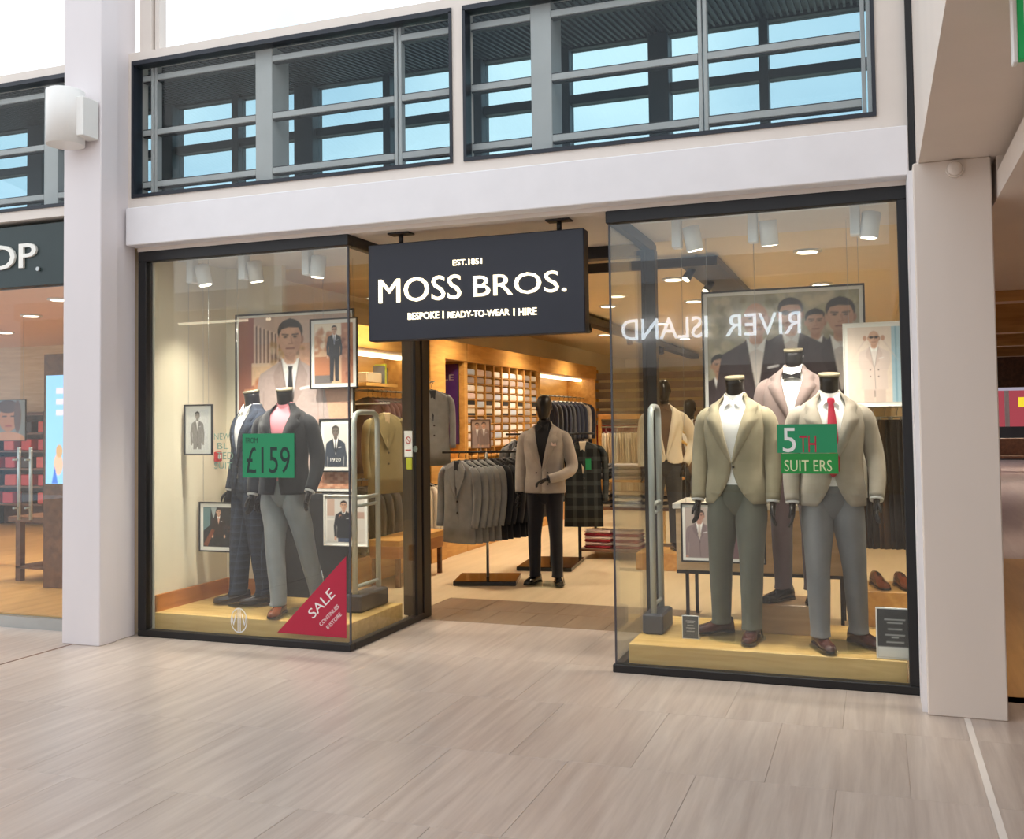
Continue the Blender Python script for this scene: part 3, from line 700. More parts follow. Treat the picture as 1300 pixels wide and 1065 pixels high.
figure(c, .52, .04, .125, jacket='#2b2d3a', lap='#22242f', tie='#6d6f86', shirt='#eceaf0', trous='#23252e', glasses=True, bottom=7.6)
picture('framed_picture', c, x0, x1, z0, z1, .90, 'framed picture of a man in a navy suit and sunglasses, over the large poster', wires=True)
x0, x1, z0, z1 = pbox(405, 531, 446, 599, .94)
c = Canvas(56, 84, '#d6d2cc', (x1-x0)/(z1-z0)); figure(c, .5, .05, .26, skin='#6f665f', hair='#3a3531', jacket='#3d4450', lap='#333a45', tie='#20252c', shirt='#e8e6e2', shade='#4e4742', bottom=4)
c.rect(.34, .66, .86, .885, '#f0ede6', .0)
pc = picture('framed_picture', c, x0, x1, z0, z1, .94, 'framed old monochrome portrait marked 1920 on its print', wires=True)
W = x1-x0; text('print_lettering', '1920', -W*.16, W*.16, .085, .113, .008, 'letter_white', pc, .001, .0)
x0, x1, z0, z1 = pbox(408, 629, 464, 693, .90)
c = Canvas(76, 84, '#dcd6d0', (x1-x0)/(z1-z0)); c.rect(0, .2, .0, .4, '#d0b0a0'); c.rect(.55, 1, .3, .45, '#c4a49a'); c.rect(.0, .5, .45, .5, '#efe8e0')
figure(c, .45, .05, .21, jacket='#262a31', lap='#20242a', shirt='#3a3e46', trous='#3d4b68', vneck=.3, bottom=5); c.ell(.36, .42, .04, .05, '#c58f72'); c.line((.3, .62), (.37, .42), .03, '#262a31')
picture('framed_picture', c, x0, x1, z0, z1, .93, 'white framed picture of a man in a dark jumper, on the charcoal panel', frame='mat_white', mw=.02)
x0, x1, z0, z1 = pbox(252, 638, 306, 700, .58)
c = Canvas(84, 84, '#1f2228', (x1-x0)/(z1-z0)); c.poly([(0, 0), (.22, 0), (.2, .45), (0, .6)], '#6c8a8e'); c.poly([(.22, 0), (.4, 0), (.3, .3)], '#a9b2b4')
figure(c, .45, .03, .17, jacket='#2a1c1c', lap='#211517', shirt='#d8a894', vneck=.8, trous='#1b1a1e', bottom=6.2); c.poly([(0, .95), (.25, .55), (.34, .58), (.12, 1)], '#7a3f28'); c.blobs(25, .55, .95, .4, .95, .04, ['#2a2b34', '#3a3038', '#16161a', '#4a2f2c'])
picture('framed_picture', c, x0, x1, z0, z1, .58, 'framed dark picture of a seated figure, hung behind the trouser legs', wires=True)
x0, x1, z0, z1 = pbox(233, 513, 269, 578, .40)
c = Canvas(56, 96, '#e9e7e4', (x1-x0)/(z1-z0)); figure(c, .45, .05, .19, skin='#9a928c', hair='#2a2725', jacket='#8f8a88', lap='#7d7876', shirt='#dcd9d6', shade='#6e6762', trous='#8f8a88', bottom=4.9); c.noise(.1, 2)
picture('framed_picture', c, x0, x1, z0, z1, .40, 'small black framed monochrome picture of a man in a tweed suit', wires=True)
# --- column-side window ---
PX0, PX1, PZ0, PZ1 = 2.30, 3.45, 1.02, 2.55
c = Canvas(150, 190, '#a8a08a', (PX1-PX0)/(PZ1-PZ0)); c.blobs(160, 0, 1, 0, .4, .03, ['#8f8a6a', '#b5ac8a', '#cfc4a4', '#7d7a5c', '#d8ccae'], .6)
kw = dict(jacket='#4a3f44', lap='#40363b', shirt='#ded3cc', vneck=1.05, arms=True, skin='#c79a80', bottom=5.5)
figure(c, .08, .30, .105, **kw); figure(c, .72, .09, .12, glasses=False, jacket='#6c6468', **{k_: v_ for k_, v_ in kw.items() if k_ not in ('jacket',)})
figure(c, .56, .03, .15, glasses=True, **kw); figure(c, .88, .04, .17, **kw); figure(c, .33, .04, .17, hair='#8a4a3a', bald=True, **kw)
c.rect(0, 1, .72, 1, '#4a3f44', .85, 6); c.noise(.04, 3)
picture('framed_poster', c, PX0, PX1, PZ0, PZ1, 1.22, 'large poster of a group of smiling men in dark wedding suits', .014, .025, wires=True)
x0, x1, z0, z1 = pbox(1072, 407, 1153, 517, .86)
c = Canvas(84, 112, '#ecd9cb', (x1-x0)/(z1-z0)); c.rect(.78, 1, 0, 1, '#a9c6d6'); c.rect(.84, .87, 0, 1, '#86aec4'); c.noise(.03, 6)
figure(c, .47, .05, .19, bald=True, glasses=True, jacket='#e3cfc7', lap='#d6bfb7', shirt='#eadfda', trous='#dbc5bc', db=True, arms=False, bottom=6)
for s_ in (-1, 1): c.poly([(.47+.3*s_, .33), (.47+.42*s_, .45), (.47+.2*s_, .2), (.47+.13*s_, .16)], '#e0cbc2'); c.ell(.47+.16*s_, .15, .035, .035, '#c9957c')
picture('framed_picture', c, x0, x1, z0, z1, .86, 'white framed picture of a man in a white suit adjusting sunglasses', .008, .022, frame='mat_white', wires=True)
x0, x1, z0, z1 = pbox(865, 640, 971, 713, 1.0)
c = Canvas(120, 84, '#b8a8a0', (x1-x0)/(z1-z0)); c.rect(.30, .52, 0, 1, '#efeae6'); c.blobs(30, .5, 1, 0, 1, .06, ['#8a6a68', '#b59a90', '#6a5658'])
figure(c, .19, .05, .23, jacket='#8d7a7c', lap='#7d6b6e', shirt='#e9e2e0', tie='#c9b8ae', bottom=4, skin='#c09080'); figure(c, .75, .05, .23, jacket='#7a5f66', lap='#6b525a', shirt='#e9e2e0', bottom=4)
picture('framed_picture', c, x0, x1, z0, z1, 1.0, 'wide framed picture of two men in mauve suits, behind the olive trousers', .012, .02, wires=True)
# ================================================================== MANNEQUINS AND CLOTHES
def cloth(name, col, var=.06, bump=.10, bs=420, rough=.88, sheen=.15): return pm(name, col, rough, var=var, vs_=(9, 9, 9), bump=bump, bs=bs, spec=.2, sheen=sheen)
plaid('navy_check', '#2a2f3b', '#333b4b', '#4a5364', .05)
plaid('dark_check', '#26292c', '#4a4e50', '#3c4144', .115)
cloth('black_cloth', '#26262a'); cloth('charcoal_cloth', '#3a3b40'); cloth('grey_wool', '#7f8081', .12, .35, 180); cloth('marl_grey', '#a59c94', .12, .35, 200)
cloth('grey_trousers', '#7d7f80', .08); cloth('slate_trousers', '#6f6f72', .06); cloth('olive_trousers', '#5f6056', .06); cloth('tan_jacket', '#9b9079', .10)
cloth('stone_jacket', '#a1978b', .10); cloth('plum_cloth', '#57474b', .07); cloth('mauve_jacket', '#8f7d7a', .06); cloth('navy_cloth', '#2a2d3c'); cloth('black_trousers', '#1b1a20')
cloth('white_cotton', '#eeebe8', .02, .15); cloth('pink_knit', '#d98a94', .04, .3, 150); cloth('burgundy_cloth', '#4f2a2e'); cloth('red_cloth', '#8f2530'); cloth('beige_cloth', '#c4ae8e')
cloth('brown_cloth', '#6a5544'); cloth('cream_cloth', '#e2d6c2', .03); cloth('khaki_coat', '#8f835f', .08); cloth('lilac_grey', '#a79a98'); cloth('blue_shirt', '#b9c3d6', .03); cloth('pale_pink', '#e6cfc8', .03)
pm('silk_red', '#b3203c', .4, var=.1, vs_=(30, 30, 30)); pm('brown_leather', '#4a2320', .22, var=.15, coat=.5); pm('tan_leather', '#7d3f20', .22, var=.15, coat=.5); pm('dark_leather', '#2a1c1b', .2, var=.15, coat=.5); pm('black_leather', '#141214', .2, var=.1, coat=.4)
pm('button_dark', '#2a2320', .4)

PROF = [  # z, half width, half depth, centre y   (jacket on a standing man, facing -Y)
    (.88, .205, .135, .005), (.94, .206, .134, .004), (1.00, .200, .130, .002), (1.06, .190, .124, 0), (1.12, .184, .121, -.002), (1.18, .187, .123, -.004), (1.25, .194, .127, -.006), (1.32, .203, .130, -.006),
    (1.38, .208, .128, -.004), (1.44, .208, .118, .002), (1.48, .200, .106, .008), (1.51, .178, .094, .013), (1.535, .145, .083, .017), (1.555, .108, .075, .02), (1.58, .074, .068, .022), (1.60, .069, .064, .022)]
PR = np.array(PROF)
def prof(z): return [float(np.interp(z, PR[:, 0], PR[:, i])) for i in (1, 2, 3)]
def surf(th, z, off=0., n=2.4):
    a, b, cy = prof(z); a += off; b += off; s, c = math.sin(th), math.cos(th)
    return (a*math.copysign(abs(s)**(2/n), s), cy-b*math.copysign(abs(c)**(2/n), c), z)
def th_of_x(x, z, off=0., n=2.4):
    a = prof(z)[0]+off; return math.asin(min(1, abs(x)/a)**(n/2))*(1 if x >= 0 else -1)
def smooth(pts, m=4):
    P = [np.array(p, float) for p in pts]; o = []
    for i in range(len(P)-1):
        p0, p1, p2, p3 = P[max(i-1, 0)], P[i], P[i+1], P[min(i+2, len(P)-1)]
        for k in range(m):
            t = k/m; o.append(.5*((2*p1)+(-p0+p2)*t+(2*p0-5*p1+4*p2-p3)*t*t+(-p0+3*p1-3*p2+p3)*t**3))
    o.append(P[-1]); return o
def sweep(mb, pts, rads, n=14, m=4):
    P = smooth(pts, m); Rr = smooth([np.array(r if hasattr(r, '__len__') else (r, r)) for r in rads], m)
    return mb.tube(P, [tuple(map(float, r)) for r in Rr], n)

def jacket_parts(t, mat, hem=.90, zb=1.13, top_w=.085, cut=.05, lap=True, lapm=None, buttons=1, db=False, square=None, split=0.):
    zs = [z for z in np.linspace(hem, 1.60, 30)]
    def gap(z):
        if db: return .0005+max(0, (z-zb)/(1.52-zb))**1.05*top_w if z > zb else .0005
        if z > zb: return .001+top_w*min(1., (z-zb)/(1.50-zb))**1.1*(1 if z < 1.52 else 1-(z-1.52)*6)
        return .001+split*(zb-z)/(zb-hem)+cut*((zb-z)/(zb-hem))**2.2
    rings = []
    for z in zs:
        g = th_of_x(min(gap(z), prof(z)[0]*.96), z); drop = .0
        ring = []
        for k in range(40):
            th = g+(2*PI-2*g)*k/39; p = surf(th, z)
            f = 1+.012*math.sin(3*th+z*9)*max(0, 1.2-z)*2
            ring.append((p[0]*f, p[1]*f, z))
        rings.append(ring)
    inner = [[(x*.955, y*.955, z) for x, y, z in r] for r in rings]
    mb = MB(); mb.loft(rings, False, False, True, False); mb.loft(inner, False, False, True, False)
    for R0 in (0, -1):  # hem and collar edge
        mb.loft([rings[R0], inner[R0]], False, False, False, False)
    mb.loft([[r[0] for r in rings], [r[0] for r in inner]], False, False, False, False); mb.loft([[r[-1] for r in rings], [r[-1] for r in inner]], False, False, False, False)
    body = obj('jacket', mb, mat, t)
    if lap:
        for s in (-1, 1):
            zz = np.linspace(zb+.005, 1.585, 16); o1 = []; o2 = []
            for z in zz:
                q = (z-zb)/(1.60-zb); g = gap(z)
                wdt = .004+.088*min(1, q/.62)**.8 if q < .66 else (.060 if q < .72 else max(.03, .075-.12*(q-.72)))
                xa, xb = g-.002, g+wdt; mxw = prof(z)[0]*.97; xb = min(xb, mxw); xa = min(xa, mxw*.9)
                o1.append(surf(s*th_of_x(xa, z), z, .010)); o2.append(surf(s*th_of_x(xb, z), z, .007))
            mb = MB(); mb.loft([o1, o2], False, False, True, False)
            i1 = [(x*.99, y+.012, z) for x, y, z in o1]; i2 = [(x*.99, y+.008, z) for x, y, z in o2]
            mb.loft([o2, i2], False, False, False, False); mb.loft([i1, o1], False, False, False, False)
            obj('lapel', mb, lapm or mat, body)
    bz = [(0.012, zb-.02-.1*k) for k in range(buttons)] if not db else [(sx, zb-.02-.11*k) for k in range(2) for sx in (-.055, .055)]
    for x, z in bz:
        p = surf(th_of_x(x, z), z, .004); obj('button', MB().tube([p, (p[0], p[1]-.006, p[2])], [.009, .008], 10), 'button_dark', body)
    for s in (-1, 1):
        pts = [surf(th_of_x(s*x, .99), .99-dz, .006) for x, dz in ((.07, 0), (.105, 0), (.14, 0), (.14, .045), (.105, .045), (.07, .045))]
        mb = MB(); mb.add(pts, [(0, 1, 4, 5), (1, 2, 3, 4)]); mb.add([(x*.98, y+.01, z) for x, y, z in pts], [(0, 1, 4, 5), (1, 2, 3, 4)])
        obj('pocket_flap', mb, mat, body)
    if square:
        p = surf(th_of_x(.115, 1.36), 1.36, .006); x, y, z = p
        obj('pocket_square', MB().add([(x-.03, y-.004, z), (x+.03, y+.004, z), (x+.022, y-.002, z+.035), (x+.002, y-.010, z+.02), (x-.018, y-.006, z+.04), (x-.03, y+.01, z), (x+.03, y+.018, z)], [(0, 1, 2, 3, 4), (0, 5, 6, 1)]), square, body)
    return body
def hand_mesh(mb, wr, d, side, curl=.4):
    """relaxed hand: palm, four unequal fingers and a thumb leaving the side of the palm"""
    wr = np.array(wr, float); d = np.array(d, float); d /= np.linalg.norm(d)
    fw = np.array((0, -1., 0)); fw -= d*np.dot(fw, d); fw /= np.linalg.norm(fw)+1e-9      # towards the front (thumb side)
    pn = np.cross(d, fw)*side; pn /= np.linalg.norm(pn)                                        # palm normal, towards the body
    mb.tube([wr, wr+d*.03, wr+d*.07, wr+d*.095], [(.022, .028), (.018, .036), (.016, .040), (.013, .037)], 12, up=fw)
    for i, (o, L) in enumerate(((.029, .068), (.010, .077), (-.009, .072), (-.027, .056))):
        b = wr+d*.088+fw*o; p = [b]
        for k, a in enumerate((.35, 1.0, 1.5)):
            ang = a*curl; p.append(p[-1]+(d*math.cos(ang)+pn*math.sin(ang))*L*(.45, .32, .23)[k])
        mb.tube(p, [.0092, .0088, .008, .0062], 8, up=fw)
    b = wr+d*.025+fw*.026; q = [b, b+d*.028+fw*.022+pn*.006, b+d*.058+fw*.026+pn*.016, b+d*.080+fw*.020+pn*.022]
    mb.tube(q, [.013, .011, .010, .007], 8)
    return mb
def shoe(t, x, y, z, ang, mat, lift=0.):
    """lace-up leather shoe: upper, sole with heel"""
    R2 = Matrix.Rotation(ang, 4, 'Z'); 
    prof_ = [(-.075, .026, .058), (-.068, .034, .085), (-.03, .036, .090), (.01, .036, .088), (.05, .038, .074), (.09, .043, .058), (.13, .045, .047), (.17, .041, .040), (.20, .029, .032), (.215, .012, .024)]
    rings = []
    for d, hw, hh in prof_:
        rings.append([(hw*math.copysign(abs(math.cos(a))**.8, math.cos(a)), -d, .016+(hh*max(0, math.sin(a))**.85 if math.sin(a) > 0 else 0)) for a in [PI*k/9 for k in range(10)]]+[(0, -d, .016)])
    up = MB().loft(rings, True, True, True)
    o = obj('shoe', up, mat, t, loc=(x, y, z), rot=(0, 0, ang))
    so = [[(-hw-.004, -d, z0), (hw+.004, -d, z0), (hw+.004, -d, .017), (-hw-.004, -d, .017)] for d, hw, hh in prof_ for z0 in [.0 if d < .0 else (.004 if d > .06 else .009)]]
    obj('sole', MB().loft(so, True, True, False), 'black_leather', o)
    obj('laces', MB().tube([(-.014, -.035, .098), (.014, -.042, .094)], .003, 6).tube([(-.014, -.05, .09), (.014, -.057, .086)], .003, 6).tube([(-.014, -.064, .083), (.014, -.071, .079)], .003, 6), 'black_leather', o)
def trousers(t, mat, feet, hem=.085, hipw=.092, name='trousers', wide=1.):
    mb = MB(); rr = []
    for z, a, b in ((.79, .07, .06), (.82, .12, .085), (.86, .165, .105), (.90, .178, .118), (.96, .174, .118), (1.04, .165, .112)):
        rr.append([(a*math.cos(2*PI*k/20), b*math.sin(2*PI*k/20), z) for k in range(20)])
    mb.loft(rr)
    for s, (fx, fy, fa) in zip((-1, 1), feet):
        kx, ky = (s*hipw+fx)/2+.005*s, fy*.45-.018
        hp = .105*wide
        pts = [(s*hipw, .0, .93), (s*hipw, -.002, .80), ((s*hipw*1.4+fx*.6)/2, fy*.2-.01, .66), (kx, ky, .50), ((kx+fx)/2, (ky+fy)/2, .32), (fx, fy, hem+.06), (fx, fy-.012, hem)]
        rad = [(.090, .105), (.098*wide, .112*wide), (.086*wide, .100*wide), (.072*wide, .084*wide), (.066*wide, .078*wide), (.058*wide, .072*wide), (.060*wide, .076*wide)]
        P = smooth(pts, 4); Rr = smooth([np.array(r) for r in rad], 4); rings = []
        for p, r in zip(P, Rr):
            ring = []
            for k in range(20):
                a = 2*PI*k/20; c_, s_ = math.cos(a), math.sin(a)
                crease = .012*max(0, -s_)**12+.006*max(0, s_)**12
                w = 1+.02*math.sin(p[2]*38+a*2)*(.5 if p[2] < .55 else .2)
                ring.append((p[0]+r[0]*c_*w, p[1]+(r[1]*s_-(crease if s_ < 0 else -crease))*w, p[2]))
            rings.append(ring)
        mb.loft(rings)
    return obj(name, mb, mat, t)
def mannequin(label, loc, rz, jacket, trous, shoes, feet, arms=('down', 'down'), shirt='white_cotton', tie=None, head=False, base=True, scale=1., knit=None, bow=False, jk=None, category='mannequin', group=None, wide=1., nojacket=False):
    t = thing('mannequin', label, category, loc, rz, group, scale)
    fz = .012 if base else 0
    trousers(t, trous, feet, wide=wide)
    for (fx, fy, fa) in feet: shoe(t, fx, fy+.02, fz, fa, shoes)
    jk = dict(jk or {})
    if not nojacket: jacket_parts(t, jacket, **jk)
    # shirt front, collar
    rings = []
    for z in np.linspace(1.005, 1.575, 22):
        rings.append([surf(-1.9+3.8*k/24, z, -.012) for k in range(25)] if not nojacket else [surf(2*PI*k/25, z, -.012) for k in range(25)])
    sh = obj('shirt' if not knit else 'jumper', MB().loft(rings, False, False, True, nojacket), knit or shirt, t)
    if not knit:
        for s in (-1, 1):
            pts = [(s*.004, -.066, 1.545), (s*.062, -.030, 1.60), (s*.060, -.046, 1.575), (s*.052, -.082, 1.508)]
            obj('collar_point', MB().add([(x, y-.008, z) for x, y, z in pts]+[(x, y+.002, z) for x, y, z in pts], [(0, 1, 2, 3), (7, 6, 5, 4), (0, 1, 5, 4), (1, 2, 6, 5), (2, 3, 7, 6), (3, 0, 4, 7)]), shirt, sh)
    obj('collar', MB().tube([(0, .02, 1.555), (0, .022, 1.605)], [(.069, .066), (.064, .062)], 24, cap=False), knit or shirt, sh)
    if tie:
        o1 = []; o2 = []
        for z, w_ in ((1.555, .020), (1.535, .024), (1.515, .016), (1.42, .026), (1.30, .034), (1.18, .040), (1.10, .040), (1.06, .004)):
            y = surf(0, z, .002)[1] if z < 1.52 else -.072-(1.555-z)*.4
            o1.append((-w_, y-.004, z)); o2.append((w_, y-.004, z))
        mid = [((a[0]+b[0])/2, a[1]-.008, a[2]) for a, b in zip(o1, o2)]
        obj('tie', MB().loft([o1, mid, o2], False, False, True, False), tie, t)
    if bow:
        obj('bow_tie', MB().prism([(-.06, 1.50), (-.06, 1.548), (0, 1.53), (.06, 1.548), (.06, 1.50), (0, 1.518)], -.095, -.080), 'black_cloth', t)
    # arms
    for s, pose in zip((-1, 1), arms):
        if pose == 'down': P = [(s*.150, .012, 1.468), (s*.196, .012, 1.425), (s*.224, .018, 1.31), (s*.240, .012, 1.18), (s*.246, -.018, 1.03), (s*.246, -.050, .905)]
        elif pose == 'bent': P = [(s*.150, .012, 1.468), (s*.198, .012, 1.425), (s*.234, .022, 1.31), (s*.264, .020, 1.18), (s*.270, -.030, 1.05), (s*.254, -.095, .93)]
        elif pose == 'front': P = [(s*.150, .012, 1.468), (s*.198, .012, 1.425), (s*.238, .020, 1.31), (s*.275, .0, 1.15), (s*.21, -.125, 1.08), (s*.085, -.185, 1.045)]
        elif pose == 'pocket': P = [(s*.150, .012, 1.468), (s*.198, .012, 1.425), (s*.275, .04, 1.32), (s*.318, .06, 1.18), (s*.275, .01, 1.04), (s*.215, -.05, .935)]
        sl_ = obj('sleeve', sweep(MB(), P, [.055, .070, .065, .059, .052, .045], 16, 4), (knit or shirt) if nojacket else jacket, t)
        wr = np.array(P[-1]); d = wr-np.array(P[-2]); d /= np.linalg.norm(d)
        obj('shirt_cuff', MB().tube([wr-d*.01, wr+d*.014], [.041, .041], 14), shirt, sl_)
        obj('hand', hand_mesh(MB(), wr+d*.008, d, -s, .45 if pose != 'front' else .9), 'mannequin_black', t)
    # neck stump or head
    if not head:
        obj('neck', MB().tube([(0, .02, 1.50), (0, .018, 1.58), (0, .008, 1.66), (0, .004, 1.695)], [(.064, .064), (.060, .060), (.059, .061), (.062, .064)], 24), 'mannequin_black', t)
        obj('neck_cap', MB().tube([(0, .003, 1.694), (0, .0, 1.712)], [(.065, .067), (.065, .067)], 24), 'neck_cap', t)
    else:
        mb = MB().tube([(0, .02, 1.50), (0, .018, 1.58), (0, .005, 1.66)], [(.064, .064), (.057, .058), (.055, .058)], 20)
        rings = []
        for z, a, b, cy in ((1.625, .030, .036, -.040), (1.64, .048, .062, -.028), (1.67, .060, .085, -.012), (1.70, .067, .094, -.004), (1.735, .072, .098, .002), (1.77, .075, .099, .006), (1.80, .073, .095, .010), (1.83, .063, .082, .013), (1.85, .046, .060, .014), (1.862, .018, .024, .014)):
            ring = []
            for k in range(24):
                a_ = 2*PI*k/24; x = a*math.cos(a_); y = cy+b*math.sin(a_)
                if math.sin(a_) < -.8: y -= .016*max(0, 1-abs(z-1.715)/.04)*max(0, 1-abs(x)/.022); y += .010*max(0, 1-abs(z-1.755)/.02)*max(0, 1-abs(abs(x)-.03)/.02)
                ring.append((x, y, z))
            rings.append(ring)
        mb.loft(rings)
        for s in (-1, 1): mb.ell((s*.074, .012, 1.735), .010, .022, .032, 10, 7)
        obj('head', mb, 'mannequin_black', t)
    if base:
        bx = sum(f[0] for f in feet)/2; by = sum(f[1] for f in feet)/2
        pl_ = obj('base_plate', MB().lathe([(.178, 0), (.185, .002), (.185, .010), (.178, .012)], (bx, by, 0), 40), 'clear_base', t)
        fx, fy, fa = feet[1]
        obj('support_rod', MB().cyl((fx+.045, fy+.095, .01), (fx+.02, fy+.03, .30), .007, 10), 'chrome', t)
    return t

PLZ = .17
wood('plinth_wood', '#a5835f', '#b7946f', (1.2, 12, 12))
def plat(name, x0, x1, y0, y1, z, mat, label): return tag(obj(name, MB().bbox(x0, x1, y0, y1, 0, z, .004), mat), label, 'platform')
plat('display_platform', -1.755, -.075, .085, .97, PLZ, 'oak_x', 'pale oak display platform in the window beside the pillar')
plat('display_platform', 1.975, 3.64, .085, 1.05, PLZ, 'oak_x', 'pale oak display platform in the window beside the beige column')
# pillar-side window
mannequin('headless mannequin in charcoal jacket, pink jumper and light grey trousers', (-.79, .40, PLZ), .12, 'black_cloth', 'grey_trousers', 'tan_leather', [(.035, -.18, .15), (.22, .10, .5)], ('down', 'bent'), knit='pink_knit', jk=dict(zb=1.16, hem=.90, cut=.03))
mannequin('headless mannequin in navy checked suit and white shirt', (-1.26, .64, PLZ), -.45, 'navy_check', 'navy_check', 'dark_leather', [(-.02, -.10, -.6), (.16, .03, -.5)], ('down', 'down'), jk=dict(zb=1.12, hem=.90))
# column-side window
mannequin('headless mannequin in tan jacket, white shirt and olive trousers', (2.63, .46, PLZ), -.12, 'tan_jacket', 'olive_trousers', 'brown_leather', [(-.13, .04, -.9), (.10, -.08, .05)], ('down', 'down'), jk=dict(zb=1.14, hem=.88, cut=.11, top_w=.09, split=.02), wide=1.06)
mannequin('headless mannequin in stone jacket, red tie and slate trousers', (3.23, .40, PLZ), .12, 'stone_jacket', 'slate_trousers', 'brown_leather', [(-.10, -.12, .25), (.14, .02, .6)], ('down', 'bent'), tie='silk_red', jk=dict(zb=1.13, hem=.88, cut=.09, top_w=.085, split=.01), wide=1.04)
tag(obj('display_plinth', MB().bbox(2.62, 3.12, .63, 1.02, PLZ, .365, .004), 'plinth_wood'), 'raised pinkish wooden plinth at the back of the display platform', 'plinth')
mannequin('headless mannequin in mauve dinner jacket and bow tie on a raised plinth', (2.98, .86, .365), -.1, 'mauve_jacket', 'plum_cloth', 'black_leather', [(-.09, -.06, -.5), (.10, -.04, .1)], ('down', 'down'), bow=True, base=False, jk=dict(zb=1.20, hem=.90, cut=.03, top_w=.075))
# doorway mannequin
dm = onZ(696, 742, 0)
mannequin('black mannequin with head in grey double-breasted jacket and black trousers by the doorway', (dm[0]-.02, dm[1], 0), .1, 'marl_grey', 'black_trousers', 'black_leather', [(-.11, .0, -.25), (.12, -.03, .3)], ('down', 'front'), shirt='black_cloth', head=True, jk=dict(zb=1.12, hem=.90, db=True, square='pale_pink', top_w=.08), wide=.92)
# mannequins deep in the shop
mannequin('mannequin with head in cream gilet and brown sleeves near the far handrail', (1.32, 4.6, .18), .3, 'cream_cloth', 'charcoal_cloth', 'black_leather', [(-.1, 0, -.2), (.1, 0, .2)], ('down', 'pocket'), shirt='brown_cloth', head=True, base=False, jk=dict(zb=1.0, hem=.95))
mannequin('mannequin in brown jacket and dark trousers behind the handrail', (1.25, 6.6, 0), -.2, 'brown_cloth', 'charcoal_cloth', 'black_leather', [(-.1, 0, -.2), (.1, 0, .2)], ('pocket', 'down'), head=True, base=False)
# ================================================================== WINDOW DRESSING
struct('trim_30', MB().bbox(-1.25, -1.17, .955, 1.0, .17, 1.03, .004), 'oak_brown', 'brown wooden post beside the charcoal panel', 'trim')
struct('trim_31', MB().bbox(-1.165, -.56, .965, .995, .17, 1.03, .004), 'charcoal_panel', 'charcoal panel below the large poster', 'panel')
def antenna(x, y0, y1, label):
    t = thing('security_antenna', label, 'antenna', (x, (y0+y1)/2, PLZ)); a = (y1-y0)/2
    obj('base_box', MB().bbox(-.07, .07, -a-.04, a+.04, 0, .135, .012), 'grey_box', t)
    def pth(i, z0, z1): return [(0, -a+i, z0), (0, -a+i, z1-.08), (0, -a+i+.02, z1-.02), (0, -a+i+.08, z1), (0, a-i-.08, z1), (0, a-i-.02, z1-.02), (0, a-i, z1-.08), (0, a-i, z0)]
    obj('loop', MB().tube(pth(0, .12, 1.52), .021, 12), 'grey_tube', t)
    obj('lower_rail', MB().tube([(0, -a, .86), (0, a, .86)], .016, 10).tube([(0, -a, .80), (0, a, .80)], .012, 10), 'grey_tube', t)
    obj('foot_rail', MB().tube([(0, -a, .19), (0, a, .19)], .014, 10), 'grey_tube', t)
antenna(-.25, .52, .90, 'grey tubular security antenna with boxed base, beside the red sale triangle')
antenna(2.07, .42, .68, 'grey tubular security antenna with boxed base, beside the olive trousers')
# vinyl stickers on the glass (outer face)
GY = .0275
def sticker(name, label): return thing(name, label, 'sticker', (0, GY, 0))
def vbox(px0, py0, px1, py1): a = onY(px0, py1, GY); b = onY(px1, py0, GY); return a[0], b[0], a[2], b[2]
pm('vinyl_green', '#1e8b5b', .4, var=.03); pm('vinyl_green2', '#1c8a3c', .4, var=.03); pm('vinyl_ink', '#16302a', .5); pm('thin_green', '#86a592', .5, var=.02); pm('vinyl_pale', '#d7dcae', .5, var=.02); pm('vinyl_white', '#e8e6e2', .5, var=.01)
st = sticker('price_sticker', 'green square price sticker reading from 159 pounds on the glass')
x0, x1, z0, z1 = vbox(308, 550, 373.5, 606); obj('sheet', MB().box(x0, x1, -.001, 0, z0, z1), 'vinyl_green', st)
x0, x1, z0, z1 = vbox(312, 555.5, 327, 562.5); text('lettering', 'FROM', x0, x1, z0, z1, -.001, 'vinyl_ink', st, .0008)
x0, x1, z0, z1 = vbox(313, 567, 368, 600.5); text('lettering', '£159', x0, x1, z0, z1, -.001, 'vinyl_ink', st, .0008)
st = sticker('window_lettering', 'thin green lettering on the glass beside the green price sticker')
for bd, a in (('NEW', (272, 550, 292, 558)), ('BL', (276, 562, 290, 570)), ('TED', (275, 574, 296, 583)), ('SUIT', (272, 587, 295, 595))):
    x0, x1, z0, z1 = vbox(*a); text('lettering', bd, x0, x1, z0, z1, 0, 'thin_green', st, .0008)
st = sticker('sale_sticker', 'red triangular sale sticker in the lower corner of the glass')
tri = [onY(352, 803, GY), onY(439.5, 706, GY), onY(440, 810, GY)]
obj('sheet', MB().prism([(p[0], p[2]) for p in (tri[0], tri[2], tri[1])], -.001, 0), 'price_red', st)
def slant(body, px, py, L, H, ang):
    c_ = onY(px, py, GY); k = 6.95/1260
    me = text_mesh(body, -L*k/2, L*k/2, -H*k/2, H*k/2, -.001, .0008)
    link('lettering', me, 'vinyl_white', st, loc=(c_[0], 0, c_[2]), rot=(0, -ang, 0))
slant('SALE', 408, 766, 46, 13, math.radians(44)); slant('CONTINUES', 418, 781, 38, 5.0, math.radians(44)); slant('INSTORE', 424, 788, 28, 5.0, math.radians(44))
st = sticker('monogram_sticker', 'white round monogram sticker low on the glass')
c_ = onY(303.5, 787.5, GY); r = .082
ring = lambda R0: [(c_[0]+R0*.88*math.cos(2*PI*k/40), c_[2]+R0*1.12*math.sin(2*PI*k/40)) for k in range(40)]
mb = MB(); A, B = ring(r), ring(r-.008); mb.add([(x, -.001, z) for x, z in A+B], [(k, (k+1) % 40, 40+(k+1) % 40, 40+k) for k in range(40)]); obj('ring', mb, 'vinyl_white', st)
for x in (-.012, .008): obj('bar', MB().box(c_[0]+x, c_[0]+x+.006, -.001, 0, c_[2]-.085, c_[2]+.085), 'vinyl_white', st)
